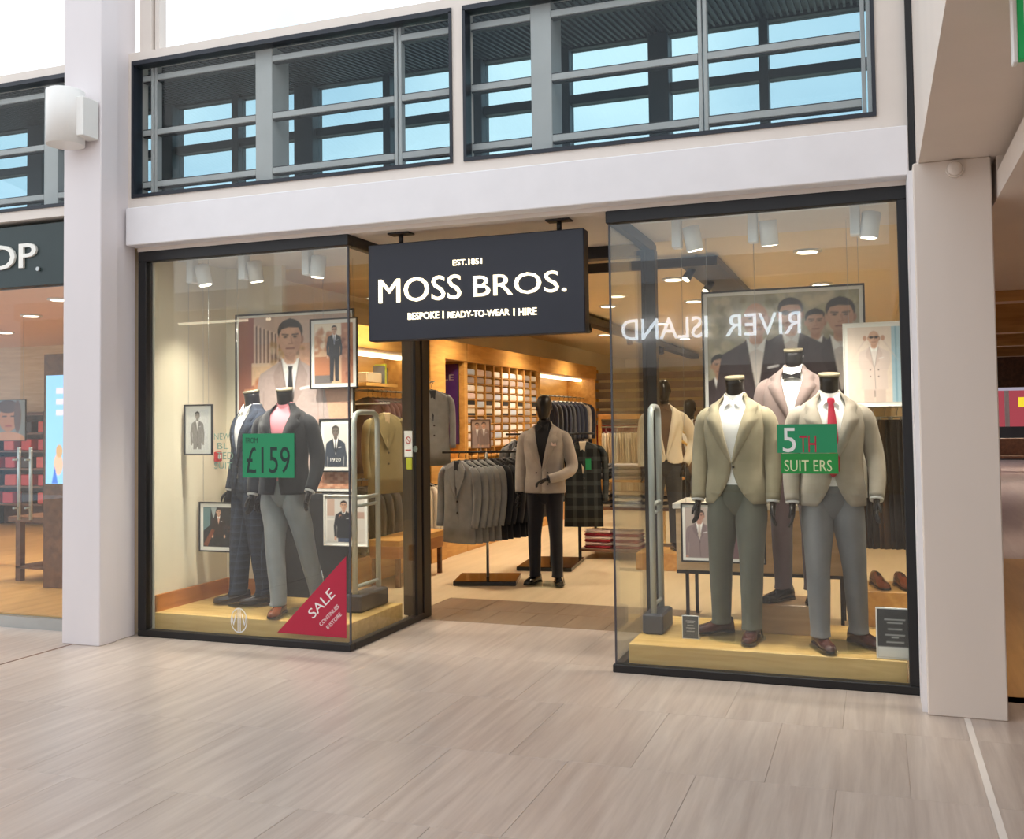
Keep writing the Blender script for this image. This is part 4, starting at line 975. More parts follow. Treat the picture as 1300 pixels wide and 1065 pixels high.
for s in (-1, 1):
    obj('stroke', MB().prism([(c_[0]+s*.020, c_[2]+.05), (c_[0]+s*.028, c_[2]+.05), (c_[0]+s*.052, c_[2]-.03), (c_[0]+s*.046, c_[2]-.04)], -.001, 0), 'vinyl_white', st)
    obj('stroke', MB().prism([(c_[0]+s*.046, c_[2]-.04), (c_[0]+s*.052, c_[2]-.03), (c_[0]+s*.064, c_[2]+.03), (c_[0]+s*.058, c_[2]+.034)], -.001, 0), 'vinyl_white', st)
st = sticker('anniversary_sticker', 'green window sticker with pale lettering in front of the red tie mannequin')
x0, x1, z0, z1 = vbox(987, 538, 1062, 575); obj('sheet', MB().box(x0, x1, -.001, 0, z0, z1), 'vinyl_green', st)
x0, x1, z0, z1 = vbox(992, 575.5, 1064, 601); obj('band', MB().box(x0, x1, -.001, 0, z0, z1), 'vinyl_green2', st)
for bd, a, m_ in (('5', (994, 543, 1010, 574), 'vinyl_white'), ('TH', (1015, 553, 1036, 574), 'price_red'), ('SUIT ERS', (996, 584, 1056, 598), 'vinyl_pale')):
    x0, x1, z0, z1 = vbox(*a); text('lettering', bd, x0, x1, z0, z1, -.001, m_, st, .0008)
# cards standing on the platforms
def card(px0, py0, px1, py1, Y, label, bg, foot=False):
    a = onY(px0, py1, Y); b = onY(px1, py0, Y); W, H = b[0]-a[0], b[2]-PLZ
    t = thing('sign_card', label, 'sign', (a[0], Y, PLZ))
    c = Canvas(48, 64, bg, W/H)
    if foot: c.rect(0, 1, .78, 1, '#e4e2de')
    for k, (u0, u1, v) in enumerate(((.2, .8, .2), (.28, .72, .27), (.3, .7, .4), (.22, .78, .52), (.4, .6, .57), (.25, .75, .67))): c.rect(u0, u1, v, v+.025, '#c9c8c6', .75)
    obj('holder', MB().bbox(0, W, .004, .012, 0, H, .002).bbox(0, W, .012, .06, 0, .008, .002), 'white_plastic', t)
    link('print', c.mesh(W*.92, H*.94, .003, W*.04, H*.03), 'print', t)
card(1113, 773, 1160, 838, .12, 'charcoal notice card in a clear holder by the window corner', '#3a3c40', True)
card(866, 782, 887, 812, .32, 'small charcoal card on the platform beside the brown shoe', '#4a4c50')
# fire call point on the window side wall
fp = onX(275, 580, -1.76); t = thing('fire_call_point', 'small red fire call point on the cream window wall', 'alarm', (-1.76, fp[1], fp[2]-.04))
obj('box', MB().bbox(0, .03, -.04, .04, 0, .085, .006), 'red_plastic', t); obj('glass_panel', MB().bbox(.03, .033, -.022, .022, .025, .062, .001), 'white_plastic', t)
# notices on the doorway post
t = thing('no_smoking_sticker', 'white no smoking sticker with red ring on the black doorway post', 'sticker', (onY(518.3, 563, 1.085)[0], 1.085, 0))
a = onY(513, 580, 1.085); b = onY(523.5, 547, 1.085)
obj('sheet', MB().box(-.035, .035, -.001, .004, a[2], b[2]), 'vinyl_white', t)
zc = b[2]-.075; mb = MB(); A = [(.024*math.cos(2*PI*k/24), zc+.03*math.sin(2*PI*k/24)) for k in range(24)]; B = [(.017*math.cos(2*PI*k/24), zc+.022*math.sin(2*PI*k/24)) for k in range(24)]
mb.add([(x, -.002, z) for x, z in A+B], [(k, (k+1) % 24, 24+(k+1) % 24, 24+k) for k in range(24)]); obj('ring', mb, 'red_plastic', t)
obj('slash', MB().prism([(-.015, zc+.014), (-.011, zc+.018), (.015, zc-.014), (.011, zc-.018)], -.002, -.001), 'red_plastic', t); obj('text_bar', MB().box(-.025, .025, -.002, -.001, a[2]+.05, a[2]+.06), 'red_plastic', t)
t = tag(obj('lock_cover', MB().tube([(onY(527.5, 570, 1.09)[0], 1.09, onY(527.5, 570, 1.09)[2]), (onY(527.5, 570, 1.09)[0], 1.082, onY(527.5, 570, 1.09)[2])], [(.020, .028), (.018, .026)], 16), 'chrome'), 'small oval lock cover on the black doorway post', 'lock')
pm('tag_yellow', '#c2c832', .5, emit=None)
t = tag(obj('security_tag', MB().bbox(onY(516, 590, 1.08)[0], onY(523, 590, 1.08)[0], 1.075, 1.0895, onY(519, 596, 1.08)[2], onY(519, 581, 1.08)[2], .004), 'tag_yellow'), 'yellow-green tag hanging below the no smoking sticker', 'tag')

# ================================================================== SHOP INTERIOR
XF, XB = -1.30, -1.845
def bay(label, y0, y1, parts):
    t = thing('shelving_bay', label, 'shelving', (0, y0, 0)); L = y1-y0
    obj('back_panel', MB().box(XB, XB+.02, 0, L, .0, 2.58), 'oak', t)
    obj('cornice', MB().bbox(XB, XF+.02, 0, L, 2.36, 2.585, .004), 'oak', t)
    obj('plinth', MB().bbox(XB+.02, XF, .0, L, .0, .28, .004), 'oak', t)
    obj('side_panel', MB().bbox(XB+.02, XF, .0, .05, .28, 2.36, .003), 'oak', t)
    obj('side_panel', MB().bbox(XB+.02, XF, L-.05, L, .28, 2.36, .003), 'oak', t)
    if 'cove' in parts:
        obj('cove_light', MB().box(XB+.20, XB+.30, .08, L-.08, 2.325, 2.358), 'cove_light', t)
    for z in [p for p in parts if isinstance(p, float)]:
        obj('hanging_rail', MB().cyl((-1.52, .05, z), (-1.52, L-.05, z), .012, 10), 'steel', t)
    return t
bay('oak wall bay with lit cove and hanging suits nearest the display window', 1.75, 4.12, ['cove', 1.95, 1.02])
tag(obj('pilaster', MB().bbox(XB, XF+.03, 4.13, 4.56, 0, 2.585, .005), 'oak'), 'plain wide oak pilaster between the wall bays', 'panel')
rb_ = bay('oak wall recess holding the purple sale banner', 4.57, 5.25, [])
obj('shelf', MB().bbox(XB+.02, XF, .05, .63, 1.12, 1.15, .003), 'oak', rb_)
c = Canvas(40, 90, '#4a2a63', .45); c.noise(.08, 4)
t = thing('sale_banner', 'purple sale banner hanging in the oak wall recess', 'banner', (-1.35, 5.175, 1.33))
link('print', c.mesh(.44, 1.0, -.004, -.46, .0), 'print', t); obj('board', MB().box(-.465, -.015, -.003, .012, -.003, 1.003), 'charcoal_panel', t)
text('lettering', 'SALE', -.40, -.08, .80, .87, -.006, 'lilac_grey', t, .001); text('lettering', '70', -.40, -.10, .42, .60, -.006, 'lilac_grey', t, .001)
# shirt wall: nine narrow columns of pigeon holes
t = bay('oak shirt wall with narrow pigeon holes', 5.26, 8.12, [])
NC, cw = 9, 2.76/9
for i in range(1, NC): obj('upright', MB().box(XB+.02, XF, .05+cw*i-.012, .05+cw*i+.012, .28, 2.36), 'oak', t)
rows = [1.28+.102*k for k in range(10)]
for i in range(NC):
    for z in rows: obj('shelf', MB().box(XB+.02, XF-.01, .062+cw*i, .05+cw*(i+1)-.012, z-.008, z), 'oak', t)
obj('counter_shelf', MB().bbox(XB+.02, XF+.02, .05, 2.81, 1.15, 1.18, .003), 'oak', t)
shm = []
for mt_ in ('white_cotton', 'white_cotton', 'blue_shirt', 'pale_pink', 'lilac_grey'):
    mb = MB().bbox(-.22, .22, -.135, .135, 0, .082, .012); me = mb.mesh('folded_shirt'); me.materials.append(MATS[mt_]); shm.append(me)
cb = MB().bbox(.17, .228, -.06, .06, .012, .078, .01).mesh('collar')
for i in range(NC):
    for j, z in enumerate(rows):
        if i % 2 == 0 and j in (4, 5): continue
        o = link('folded_shirt', shm[(i*7+j*3+i*j) % 5], None, None, loc=(-1.535+random.uniform(-.01, .01), 5.26+.05+cw*(i+.5), z))
        tag(o, 'folded packed shirt in a pigeon hole of the oak shirt wall', 'shirt', 'folded shirts in the oak shirt wall')
for i in range(0, NC, 2):
    p = thing('size_card', 'black and cream size card between the shirts of the oak wall', 'card', (-1.33, 5.26+.05+cw*(i+.5), rows[4]), group='size cards on the shirt wall')
    obj('board', MB().bbox(0, .012, -.12, .12, .0, .19, .002), 'paper', p); obj('band', MB().box(.012, .014, -.12, .12, .135, .19), 'charcoal_panel', p); obj('band', MB().box(.012, .014, -.12, .12, .0, .03), 'charcoal_panel', p)
for i in range(NC):   # rolled ties and shirts in the lower holes
    for j in range(2):
        mb = MB(); y = 5.26+.05+cw*(i+.5); mb.tube([(-.18, -.03, .0), (-.05, .0, .09), (.08, .03, .13)], [(.05, .03), (.06, .03), (.03, .02)], 8)
        o = link('draped_shirt', mb.mesh('draped_shirt'), ('white_cotton', 'blue_shirt', 'pale_pink', 'lilac_grey')[(i+j*2) % 4], None, loc=(-1.50+.1*j, y-.06+.12*j, .88+.02*j))
        tag(o, 'draped shirt end in the lower holes of the oak shirt wall', 'shirt', 'draped shirts in the lower holes')
obj('lower_shelf', MB().bbox(XB+.02, XF, .05, 2.81, .83, .86, .003), 'oak', t)
bay('oak wall bay with lit cove and navy jackets beyond the shirt wall', 8.14, 11.4, ['cove', 2.02])

# ---- hanging clothes
def hanging_jacket(mat, lining='black_cloth', L=.80, collar=None):
    """jacket on a hanger; hook at the origin, faces -Y"""
    t = thing('hanging_jacket', 'x', 'jacket')
    obj('hanger', MB().tube([(0, 0, -.03), (0, 0, .0), (.018, 0, .022), (.0, 0, .038), (-.018, 0, .022)], .003, 6).tube([(-.21, 0, -.115), (0, .01, -.055), (.21, 0, -.115)], [.010, .012, .010], 8), 'black_metal', t)
    rings = []
    for z, a, b in ((-.055, .055, .024), (-.075, .10, .028), (-.105, .17, .030), (-.135, .206, .030), (-.17, .210, .033), (-.30, .200, .036), (-.50, .195, .036), (-.70, .208, .036), (-.055-L, .214, .036)):
        rings.append([(a*math.copysign(abs(math.sin(th))**.8, math.sin(th)), -b*math.copysign(abs(math.cos(th))**.8, math.cos(th))+.004*math.sin(6*th+z*8), z) for th in [2*PI*k/26 for k in range(26)]])
    bd = obj('body', MB().loft(rings), mat, t)
    obj('shirt_front' if collar else 'lining', MB().add([(-.038, -.032, -.06), (.038, -.032, -.06), (.004, -.040, -.40), (-.004, -.040, -.40), (-.04, -.018, -.052), (.04, -.018, -.052)], [(0, 1, 2, 3), (0, 1, 5, 4)]), collar or lining, bd)
    for s in (-1, 1):
        P = [(s*.055, -.030, -.055), (s*.12, -.040, -.14), (s*.105, -.046, -.22), (s*.006, -.048, -.42), (s*.03, -.042, -.10)]
        obj('lapel', MB().add(P+[(x, y+.010, z) for x, y, z in P], [(0, 1, 2, 3, 4), (5, 6, 7, 8, 9), (0, 1, 6, 5), (1, 2, 7, 6), (2, 3, 8, 7)]), mat, bd)
        obj('sleeve', sweep(MB(), [(s*.175, 0, -.125), (s*.225, .0, -.19), (s*.243, .004, -.38), (s*.24, -.012, -.56), (s*.232, -.035, -.70)], [(.035, .028), (.050, .036), (.046, .036), (.043, .034), (.040, .032)], 12, 3), mat, t)
    for z in (-.45, -.56): obj('button', MB().tube([(.012, -.036, z), (.012, -.044, z)], [.011, .010], 8), 'button_dark', bd)
    return t
def hanging_trousers(mat):
    t = thing('hanging_trousers', 'x', 'trousers')
    obj('clip_hanger', MB().tube([(0, 0, -.03), (0, 0, .0), (.018, 0, .022), (.0, 0, .038), (-.018, 0, .022)], .003, 6).tube([(-.15, 0, -.04), (.15, 0, -.04)], .005, 6).bbox(-.12, -.10, -.012, .012, -.075, -.035, .003).bbox(.10, .12, -.012, .012, -.075, -.035, .003), 'steel', t)
    for k in (0, 1):
        rings = [[(a*math.cos(th), (.016-.034*k)+.018*math.sin(th), z) for th in [2*PI*q/14 for q in range(14)]] for z, a in ((-.06, .16), (-.30, .15), (-.6, .125), (-1.0, .10))]
        obj('leg', MB().loft(rings), mat, t)
    return t
def row(proto_fn, mats, p0, p1, rz, label, group, **kw):
    """a row of garments along a rail: one prototype for each material, then copies"""
    pr = {}; n = len(mats)
    for i, mt_ in enumerate(mats):
        if mt_ in pr: o = copy_tree(pr[mt_])
        else: o = pr[mt_] = proto_fn(mt_, **kw)
        f = i/max(1, n-1)
        o.location = [p0[k]+(p1[k]-p0[k])*f for k in range(3)]; o.rotation_euler = (0, 0, rz+random.uniform(-.05, .05))
        o['label'] = label if isinstance(label, str) else label[mt_]; o['group'] = group if isinstance(group, str) else group[mt_]
RZ = PI/2
row(hanging_jacket, ['burgundy_cloth']*6, (-1.52, 3.1, 1.93), (-1.52, 3.62, 1.93), 0, 'burgundy jacket hanging in the oak bay behind the black post', 'burgundy jackets in the near bay')
row(hanging_jacket, ['charcoal_cloth']*3, (-1.52, 3.74, 1.93), (-1.50, 4.02, 1.93), .25, 'charcoal jacket hanging at the pilaster end of the near bay', 'charcoal jackets in the near bay')
row(hanging_jacket, ['cream_cloth']*2, (-1.36, 3.9, 1.0), (-1.36, 4.02, 1.0), .5, 'cream garment on the low rail of the near bay', 'cream garments on the low rail', L=.68)
row(hanging_jacket, ['charcoal_cloth', 'black_cloth']*4, (-1.52, 2.2, 1.0), (-1.52, 3.5, 1.0), 0, {'charcoal_cloth': 'charcoal jacket on the low rail of the near bay', 'black_cloth': 'black jacket on the low rail of the near bay'}, {'charcoal_cloth': 'charcoal jackets on the low rail', 'black_cloth': 'black jackets on the low rail'}, L=.62)
k = hanging_jacket('khaki_coat', collar='beige_cloth'); k.location = (-1.10, 2.68, 1.76); k.rotation_euler = (0, 0, 1.1); k['label'] = 'khaki coat hung facing outward in front of the near oak bay'
obj('face_out_arm', MB().cyl((-1.52, 2.68, 1.80), (-1.05, 2.68, 1.80), .010, 8).box(-1.53, -1.51, 2.66, 2.70, 1.78, 1.97), 'steel', bpy.data.objects['shelving_bay'])
bpy.data.objects['face_out_arm'].location = (0, -1.75, 0)
row(hanging_jacket, ['navy_cloth', 'charcoal_cloth', 'navy_cloth', 'navy_cloth', 'charcoal_cloth', 'navy_cloth', 'navy_cloth', 'navy_cloth', 'marl_grey', 'navy_cloth'], (-1.46, 8.7, 1.99), (-1.46, 10.9, 1.99), .35, {'navy_cloth': 'navy jacket on the rail of the far oak bay', 'charcoal_cloth': 'charcoal jacket among navy jackets of the far bay', 'marl_grey': 'pale grey jacket near the end of the far bay'}, {'navy_cloth': 'navy jackets in the far bay', 'charcoal_cloth': 'charcoal jackets in the far bay', 'marl_grey': 'pale grey jackets in the far bay'}, L=.9, collar='white_cotton')

k = hanging_jacket('grey_wool', L=.84, collar='charcoal_cloth'); k.location = (-1.13, 3.86, 2.02); k.rotation_euler = (0, 0, .75); k['label'] = 'grey jacket with yellow tag hung facing outward beside the black doorway post'
obj('tag', MB().bbox(-.13, -.09, -.056, -.050, -.24, -.10, .002), 'tag_yellow', k)
obj('hook_arm', MB().cyl((-1.30, 2.34, 2.06), (-1.10, 2.11, 2.06), .008, 8), 'steel', bpy.data.objects['shelving_bay'])

def floor_stand(label, loc, rz, L, H, bw, bd):
    t = thing('rail_stand', label, 'stand', loc, rz)
    obj('base_plate', MB().bbox(-bw/2, bw/2, -bd/2, bd/2, 0, .045, .005), 'black_gloss', t)
    obj('pole', MB().cyl((0, 0, .045), (0, 0, H), .014, 12), 'steel', t)
    obj('crossbar', MB().cyl((-L/2, 0, H), (L/2, 0, H), .012, 10), 'black_metal', t)
    return t
a1 = 1.2; cx, cy = -.20, 3.14; dx, dy = math.cos(a1), math.sin(a1)
floor_stand('chrome rail stand on a glossy black base holding grey jackets', (cx, cy, 0), .25, .0+.9, 1.30, .62, .55)
bpy.data.objects['rail_stand'].children[2].rotation_euler = (0, 0, a1-.25)
mts = ['grey_wool']*5+['black_cloth']*5
row(hanging_jacket, mts, (cx-dx*.40, cy-dy*.40, 1.28), (cx+dx*.44, cy+dy*.44, 1.28), a1-PI/2, {'grey_wool': 'grey wool jacket at the front of the rail stand', 'black_cloth': 'black jacket at the back of the rail stand'}, {'grey_wool': 'grey jackets on the rail stand', 'black_cloth': 'black jackets on the rail stand'}, L=.80)
st2 = floor_stand('rail stand on a glossy black base behind the doorway mannequin', (.08, 4.35, 0), .12, 1.0, 1.46, .60, .85)
row(hanging_jacket, ['slate_trousers']*3, (-.32, 4.33, 1.44), (-.05, 4.36, 1.44), PI/2-.3, 'slate grey jacket on the stand behind the doorway mannequin', 'slate jackets on the far stand', L=.85)
k = hanging_jacket('dark_check', L=.92, collar='cream_cloth'); k.location = (.50, 4.22, 1.43); k.rotation_euler = (0, 0, .25); k['label'] = 'dark checked coat with green ticket beside the doorway mannequin'
obj('ticket', MB().bbox(.03, .09, -.052, -.044, -.36, -.24, .002), 'vinyl_green', k)
# framed card on top of the front stand
c = Canvas(40, 52, '#b49a8a', .7); figure(c, .3, .1, .2, jacket='#a89088', bottom=4); figure(c, .68, .08, .2, jacket='#8f7a74', bottom=4)
picture('stand_card', c, -.36, -.15, 1.335, 1.63, 3.12, 'small picture card on top of the chrome rail stand', .008, .0, frame='dark_wood')
obj('clip_rod', MB().cyl((0, .012, -.035), (0, .012, .01), .006, 8), 'steel', bpy.data.objects['stand_card'])

# table with folded clothes
tb = thing('display_table', 'black framed display table with shelves of folded clothes', 'table', (.22, 4.95, 0))
for x in (0, 1.1):
    for y in (0, .7): obj('leg', MB().box(x, x+.03, y, y+.03, 0, .92), 'black_metal', tb)
for z, m_ in ((.12, 'dark_wood'), (.60, 'dark_wood'), (.92, 'oak')): obj('shelf', MB().bbox(0, 1.13, 0, .73, z-.03, z, .004), m_, tb)
fc = {}
def folded(mat, loc, rz, label, group, name='folded_jumper', sx=.16):
    if mat not in fc: fc[mat] = MB().bbox(-sx, sx, -.13, .13, 0, .034, .014).mesh(name); fc[mat].materials.append(MATS[mat])
    return tag(link(name, fc[mat], None, None, loc, (0, 0, rz)), label, 'clothing', group)
for i, (x, mt_) in enumerate(((.44, 'red_cloth'), (.78, 'red_cloth'))):
    for kk in range(6): folded(('red_cloth', 'pale_pink')[kk % 2], (x, 5.12, .121+.035*kk), random.uniform(-.08, .08), {0: 'red folded shirt on the bottom shelf of the display table', 1: 'pale pink folded shirt on the bottom shelf of the display table'}[kk % 2], {0: 'red folded shirts', 1: 'pale folded shirts'}[kk % 2])
for x, mm in ((.42, ('charcoal_cloth', 'slate_trousers')), (.78, ('lilac_grey', 'charcoal_cloth')), (1.12, ('beige_cloth', 'charcoal_cloth'))):
    for kk in range(5):
        folded(mm[kk % 2], (x, 5.12, .921+.035*kk), random.uniform(-.08, .08), 'neatly folded %s jumper on top of the display table' % mm[kk % 2].split('_')[0], 'folded %s jumpers on the table top' % mm[kk % 2].split('_')[0])
        folded(('cream_cloth', 'black_cloth')[kk % 2], (x, 5.12, .601+.035*kk), random.uniform(-.08, .08), 'folded %s knitwear on the middle shelf of the display table' % ('cream', 'black')[kk % 2], '%s knitwear on the middle shelf' % ('cream', 'black')[kk % 2])
# far racks
rk = thing('clothes_rack', 'pale oak frame rack with hanging cream trousers deep in the shop', 'rack', (-.62, 9.0, 0))
obj('frame', MB().bbox(0, .05, 0, .06, 0, 1.62, .004).bbox(.85, .90, 0, .06, 0, 1.62, .004).bbox(0, .9, 0, .06, 1.62, 1.70, .004), 'oak', rk); obj('rail', MB().cyl((.05, .03, 1.5), (.85, .03, 1.5), .012, 8), 'steel', rk)
row(hanging_trousers, ['cream_cloth', 'beige_cloth']*4, (-.5, 9.03, 1.46), (.15, 9.03, 1.46), RZ, {'cream_cloth': 'cream trousers hanging on the pale oak rack', 'beige_cloth': 'beige trousers hanging on the pale oak rack'}, {'cream_cloth': 'cream trousers on the rack', 'beige_cloth': 'beige trousers on the rack'})
rk = thing('clothes_rail', 'steel rail of red trousers beside the end of the oak wall', 'rack', (-1.35, 11.7, 0))
obj('post', MB().cyl((0, 0, 0), (0, 0, 1.62), .014, 8), 'steel', rk); obj('post', MB().cyl((.9, 0, 0), (.9, 0, 1.62), .014, 8), 'steel', rk); obj('rail', MB().cyl((0, 0, 1.62), (.9, 0, 1.62), .012, 8), 'steel', rk)
row(hanging_trousers, ['red_cloth']*7, (-1.28, 11.7, 1.58), (-.55, 11.7, 1.58), RZ-.3, 'red trousers hanging on the far steel rail', 'red trousers on the far rail')
sl2 = thing('slatted_screen', 'grey horizontal slatted screen deep in the shop', 'screen', (-1.8, 13.2, 0))
for i in range(9): obj('slat', MB().bbox(0, 2.4, 0, .04, .9+.19*i, 1.03+.19*i, .004), 'lilac_grey', sl2)
for x in (0, 2.35): obj('post', MB().box(x, x+.05, .04, .08, 0, 2.62), 'oak', sl2)
hr = thing('handrail', 'brass handrail sloping down beside the far mannequins', 'handrail', (1.0, 6.0, 0))
for dz in (0, -.13): obj('rail', MB().cyl((0, 0, 1.65+dz), (.50, 0, 1.29+dz), .017, 10), 'brass_metal' if 'brass_metal' in MATS else (pm('brass_metal', '#d9b878', .3, .6) and 'brass_metal'), hr)
obj('post', MB().cyl((.46, 0, 0), (.46, 0, 1.32), .016, 10), 'brass_metal', hr); obj('post', MB().cyl((.02, 0, 0), (.02, 0, 1.64), .016, 10), 'brass_metal', hr)
tag(obj('stage_block', MB().bbox(1.05, 1.62, 4.3, 4.9, 0, .18, .005), 'oak'), 'low oak block under the cream gilet mannequin', 'plinth')
# long rail of dark coats beside the handrail
rk = thing('clothes_rail', 'long steel rail of dark coats beyond the handrail', 'rack', (1.35, 7.2, 0))
for x in (0, 1.2): obj('post', MB().cyl((x, 0, 0), (x, 0, 1.5), .014, 8), 'steel', rk)
obj('rail', MB().cyl((0, 0, 1.5), (1.2, 0, 1.5), .012, 8), 'steel', rk)
row(hanging_jacket, ['black_cloth']*7, (1.42, 7.2, 1.46), (2.45, 7.2, 1.46), RZ-.4, 'black coat hanging on the long rail beyond the handrail', 'black coats on the far rail', L=1.0)

# column-side window: cabinet, trouser rail, shoes behind the platform
cb_ = thing('display_cabinet', 'pale oak cabinet with white top on dark legs behind the display', 'cabinet', (2.0, 1.62, 0))
obj('body', MB().bbox(0, 1.30, 0, .55, .42, .90, .005), 'oak_pale', cb_); obj('underside', MB().box(.0, 1.30, 0, .55, .395, .42), 'black_metal', cb_); obj('top', MB().bbox(-.02, 1.50, -.03, .58, .90, .945, .006), 'white_plastic', cb_)
for x in (.06, 1.22):
    for y in (.05, .48): obj('leg', MB().box(x, x+.025, y, y+.025, 0, .395), 'black_metal', cb_)
for i, x in enumerate((2.75, 3.05)):
    for kk in range(3): folded('white_cotton', (x, 1.85, .946+.035*kk), .1*i, 'white folded shirt on the white topped cabinet', 'white folded shirts on the cabinet', 'folded_shirt_stack')
rk = thing('clothes_rail', 'steel wall rail of dark trousers beside the column-side window', 'rack', (3.36, 1.62, 0))
obj('rail', MB().cyl((0, 0, 1.68), (.43, 0, 1.68), .012, 8), 'steel', rk); obj('bracket', MB().bbox(.425, .438, -.03, .03, 1.65, 1.71, .003), 'steel', rk)
row(hanging_trousers, ['brown_cloth', 'charcoal_cloth', 'brown_cloth', 'charcoal_cloth', 'charcoal_cloth'], (3.40, 1.62, 1.64), (3.73, 1.62, 1.64), RZ-.45, {'charcoal_cloth': 'charcoal trousers hanging on the wall rail by the window', 'brown_cloth': 'brown trousers hanging on the wall rail by the window'}, {'charcoal_cloth': 'charcoal trousers on the wall rail', 'brown_cloth': 'brown trousers on the wall rail'})
tag(obj('shoe_step', MB().bbox(3.34, 3.79, 1.12, 1.6, 0, .40, .005), 'oak'), 'low oak step carrying shoes behind the platform', 'plinth')
for i, (x, lb) in enumerate(((3.48, 'tan leather shoe on the low oak step, nearer the cabinet'), (3.64, 'tan leather shoe on the low oak step, nearer the wall'))):
    t = thing('leather_shoe', lb, 'shoe', (x, 1.36, .40)); shoe(t, 0, 0, 0, .3, 'tan_leather')
# near bay shelf dressing
sh = tag(obj('wall_shelf', MB().bbox(-1.82, -1.33, 2.72, 3.42, 1.985, 2.02, .003), 'oak'), 'oak wall shelf under the cove light', 'shelf')
tag(obj('storage_box', MB().bbox(-1.52, -1.36, 2.80, 3.12, 2.021, 2.13, .01), 'beige_cloth'), 'beige storage box on the oak wall shelf', 'box')
for i, (y, h, m_, lb) in enumerate(((3.18, .19, 'slate_trousers', 'grey book standing on the oak wall shelf'), (3.215, .21, 'tag_yellow', 'yellow book standing on the oak wall shelf'), (3.25, .17, 'brown_cloth', 'brown book standing on the oak wall shelf'))):
    tag(obj('book', MB().bbox(-1.50, -1.37, y, y+.028, 2.021, 2.021+h, .002), m_), lb, 'book')
bn = thing('bench', 'low oak bench below the near wall bay', 'bench', (-1.22, 2.5, 0))
obj('seat', MB().bbox(0, .36, 0, 1.1, .40, .46, .004), 'oak', bn); obj('apron', MB().bbox(.02, .34, .02, 1.08, .28, .40, .003), 'oak_brown', bn)
for x in (.03, .29):
    for y in (.04, 1.02): obj('leg', MB().box(x, x+.04, y, y+.04, 0, .28), 'dark_wood', bn)

# ceiling rafts and track heads
cr = thing('ceiling_raft', 'black ceiling lighting raft inside the doorway', 'lighting', (0, 0, 2.90))
obj('cross_bar', MB().box(.95, 2.28, 2.2, 2.26, 0, .08), 'black_metal', cr); obj('wide_panel', MB().box(1.95, 2.28, 2.26, 4.6, .02, .08), 'black_metal', cr)
for x in (1.0, 2.1): obj('hanger', MB().cyl((x, 2.23, .08), (x, 2.23, .1), .008, 6), 'black_metal', cr)
cr2 = thing('ceiling_raft', 'long black lighting track deep in the shop ceiling', 'lighting', (0, 0, 2.86))
obj('bar', MB().box(-.08, .08, 5.8, 14.5, 0, .10), 'black_metal', cr2); obj('hanger', MB().box(-.02, .02, 7, 7.04, .1, .14).box(-.02, .02, 12, 12.04, .1, .14), 'black_metal', cr2)
for y in (6.3, 8.6, 11): obj('track_head', MB().tube([(0, y, .0), (.02, y-.03, -.10)], [.04, .045], 12), 'black_metal', cr2)
for x, y in ((2.02, 2.5), (2.05, 3.4)):
    h = obj('track_head', MB().tube([(x, y, .02), (x-.05, y-.04, -.07)], [.035, .04], 12), 'black_metal', cr)
    obj('lens', MB().tube([(x-.05, y-.04, -.07), (x-.052, y-.042, -.074)], [.034, .034], 12), 'lamp_disc', h)
# ================================================================== NEIGHBOURING SHOP
c = Canvas(50, 60, '#8d9aa3', .8); c.ell(.52, .45, .26, .33, '#c98f6f'); c.ell(.5, .16, .30, .16, '#5a3a2c'); c.ell(.78, .4, .1, .4, '#6a4632'); c.line((.36, .40), (.46, .40), .015, '#3a2420'); c.line((.6, .40), (.7, .40), .015, '#3a2420'); c.line((.45, .64), (.6, .64), .02, '#a84a44'); c.ell(.5, .98, .5, .2, '#d8a486')
a = onY(-14, 560, 2.4); b = onY(32, 507, 2.4)
picture('wall_poster', c, a[0], b[0], a[2], b[2], 2.4, 'large portrait poster hanging inside the neighbouring shop', .004, .0, wires=True)
a = onY(57, 614, 1.1); b = onY(86, 470, 1.1)
t = thing('digital_screen', 'tall blue digital screen in a dark frame in the neighbouring shop', 'screen', (a[0], 1.1, .1)); W, H = b[0]-a[0], b[2]-a[2]; z0 = a[2]-.1
obj('stand', MB().bbox(-.02, W+.02, .0, .06, 0, z0+H+.16, .004), 'dark_wood', t)
c = Canvas(40, 90, '#8cc4ea', W/H); c.ell(.62, .82, .22, .1, '#e0b49a'); c.poly([(.3, 1), (.45, .84), (.6, 1)], '#3a6fd0'); c.ell(.66, .7, .16, .06, '#caa070')
for v in (.12, .22, .32): c.rect(.5, .85, v, v+.05, '#f3d6e4', .8)
link('display', c.mesh(W*.92, H*.96, -.003, W*.04, z0), 'screen', t)
u = thing('wall_shelving', 'dark wall shelving with red boxes in the neighbouring shop', 'shelving', (-9.6, 5.4, .1))
obj('back', MB().box(0, 5, .5, .54, 0, 1.75), 'dark_wood', u)
for z in (.35, .62, .89, 1.16, 1.43, 1.72): obj('shelf', MB().box(0, 5, .1, .5, z-.03, z), 'dark_wood', u)
for x in (0, 1.25, 2.5, 3.75, 4.95): obj('upright', MB().box(x, x+.05, .1, .5, 0, 1.75), 'black_metal', u)
pm('box_red', '#c8333a', .45, var=.08); pm('box_coral', '#d9605a', .45, var=.08); pm('box_dark', '#3a2a2a', .5); pm('bag_red', '#a01f30', .35, var=.1)
bm_ = {}
for m_ in ('box_red', 'box_coral', 'box_dark'):
    me = MB().bbox(-.10, .10, -.10, .10, 0, .17, .01).mesh('gift_box'); me.materials.append(MATS[m_]); bm_[m_] = me
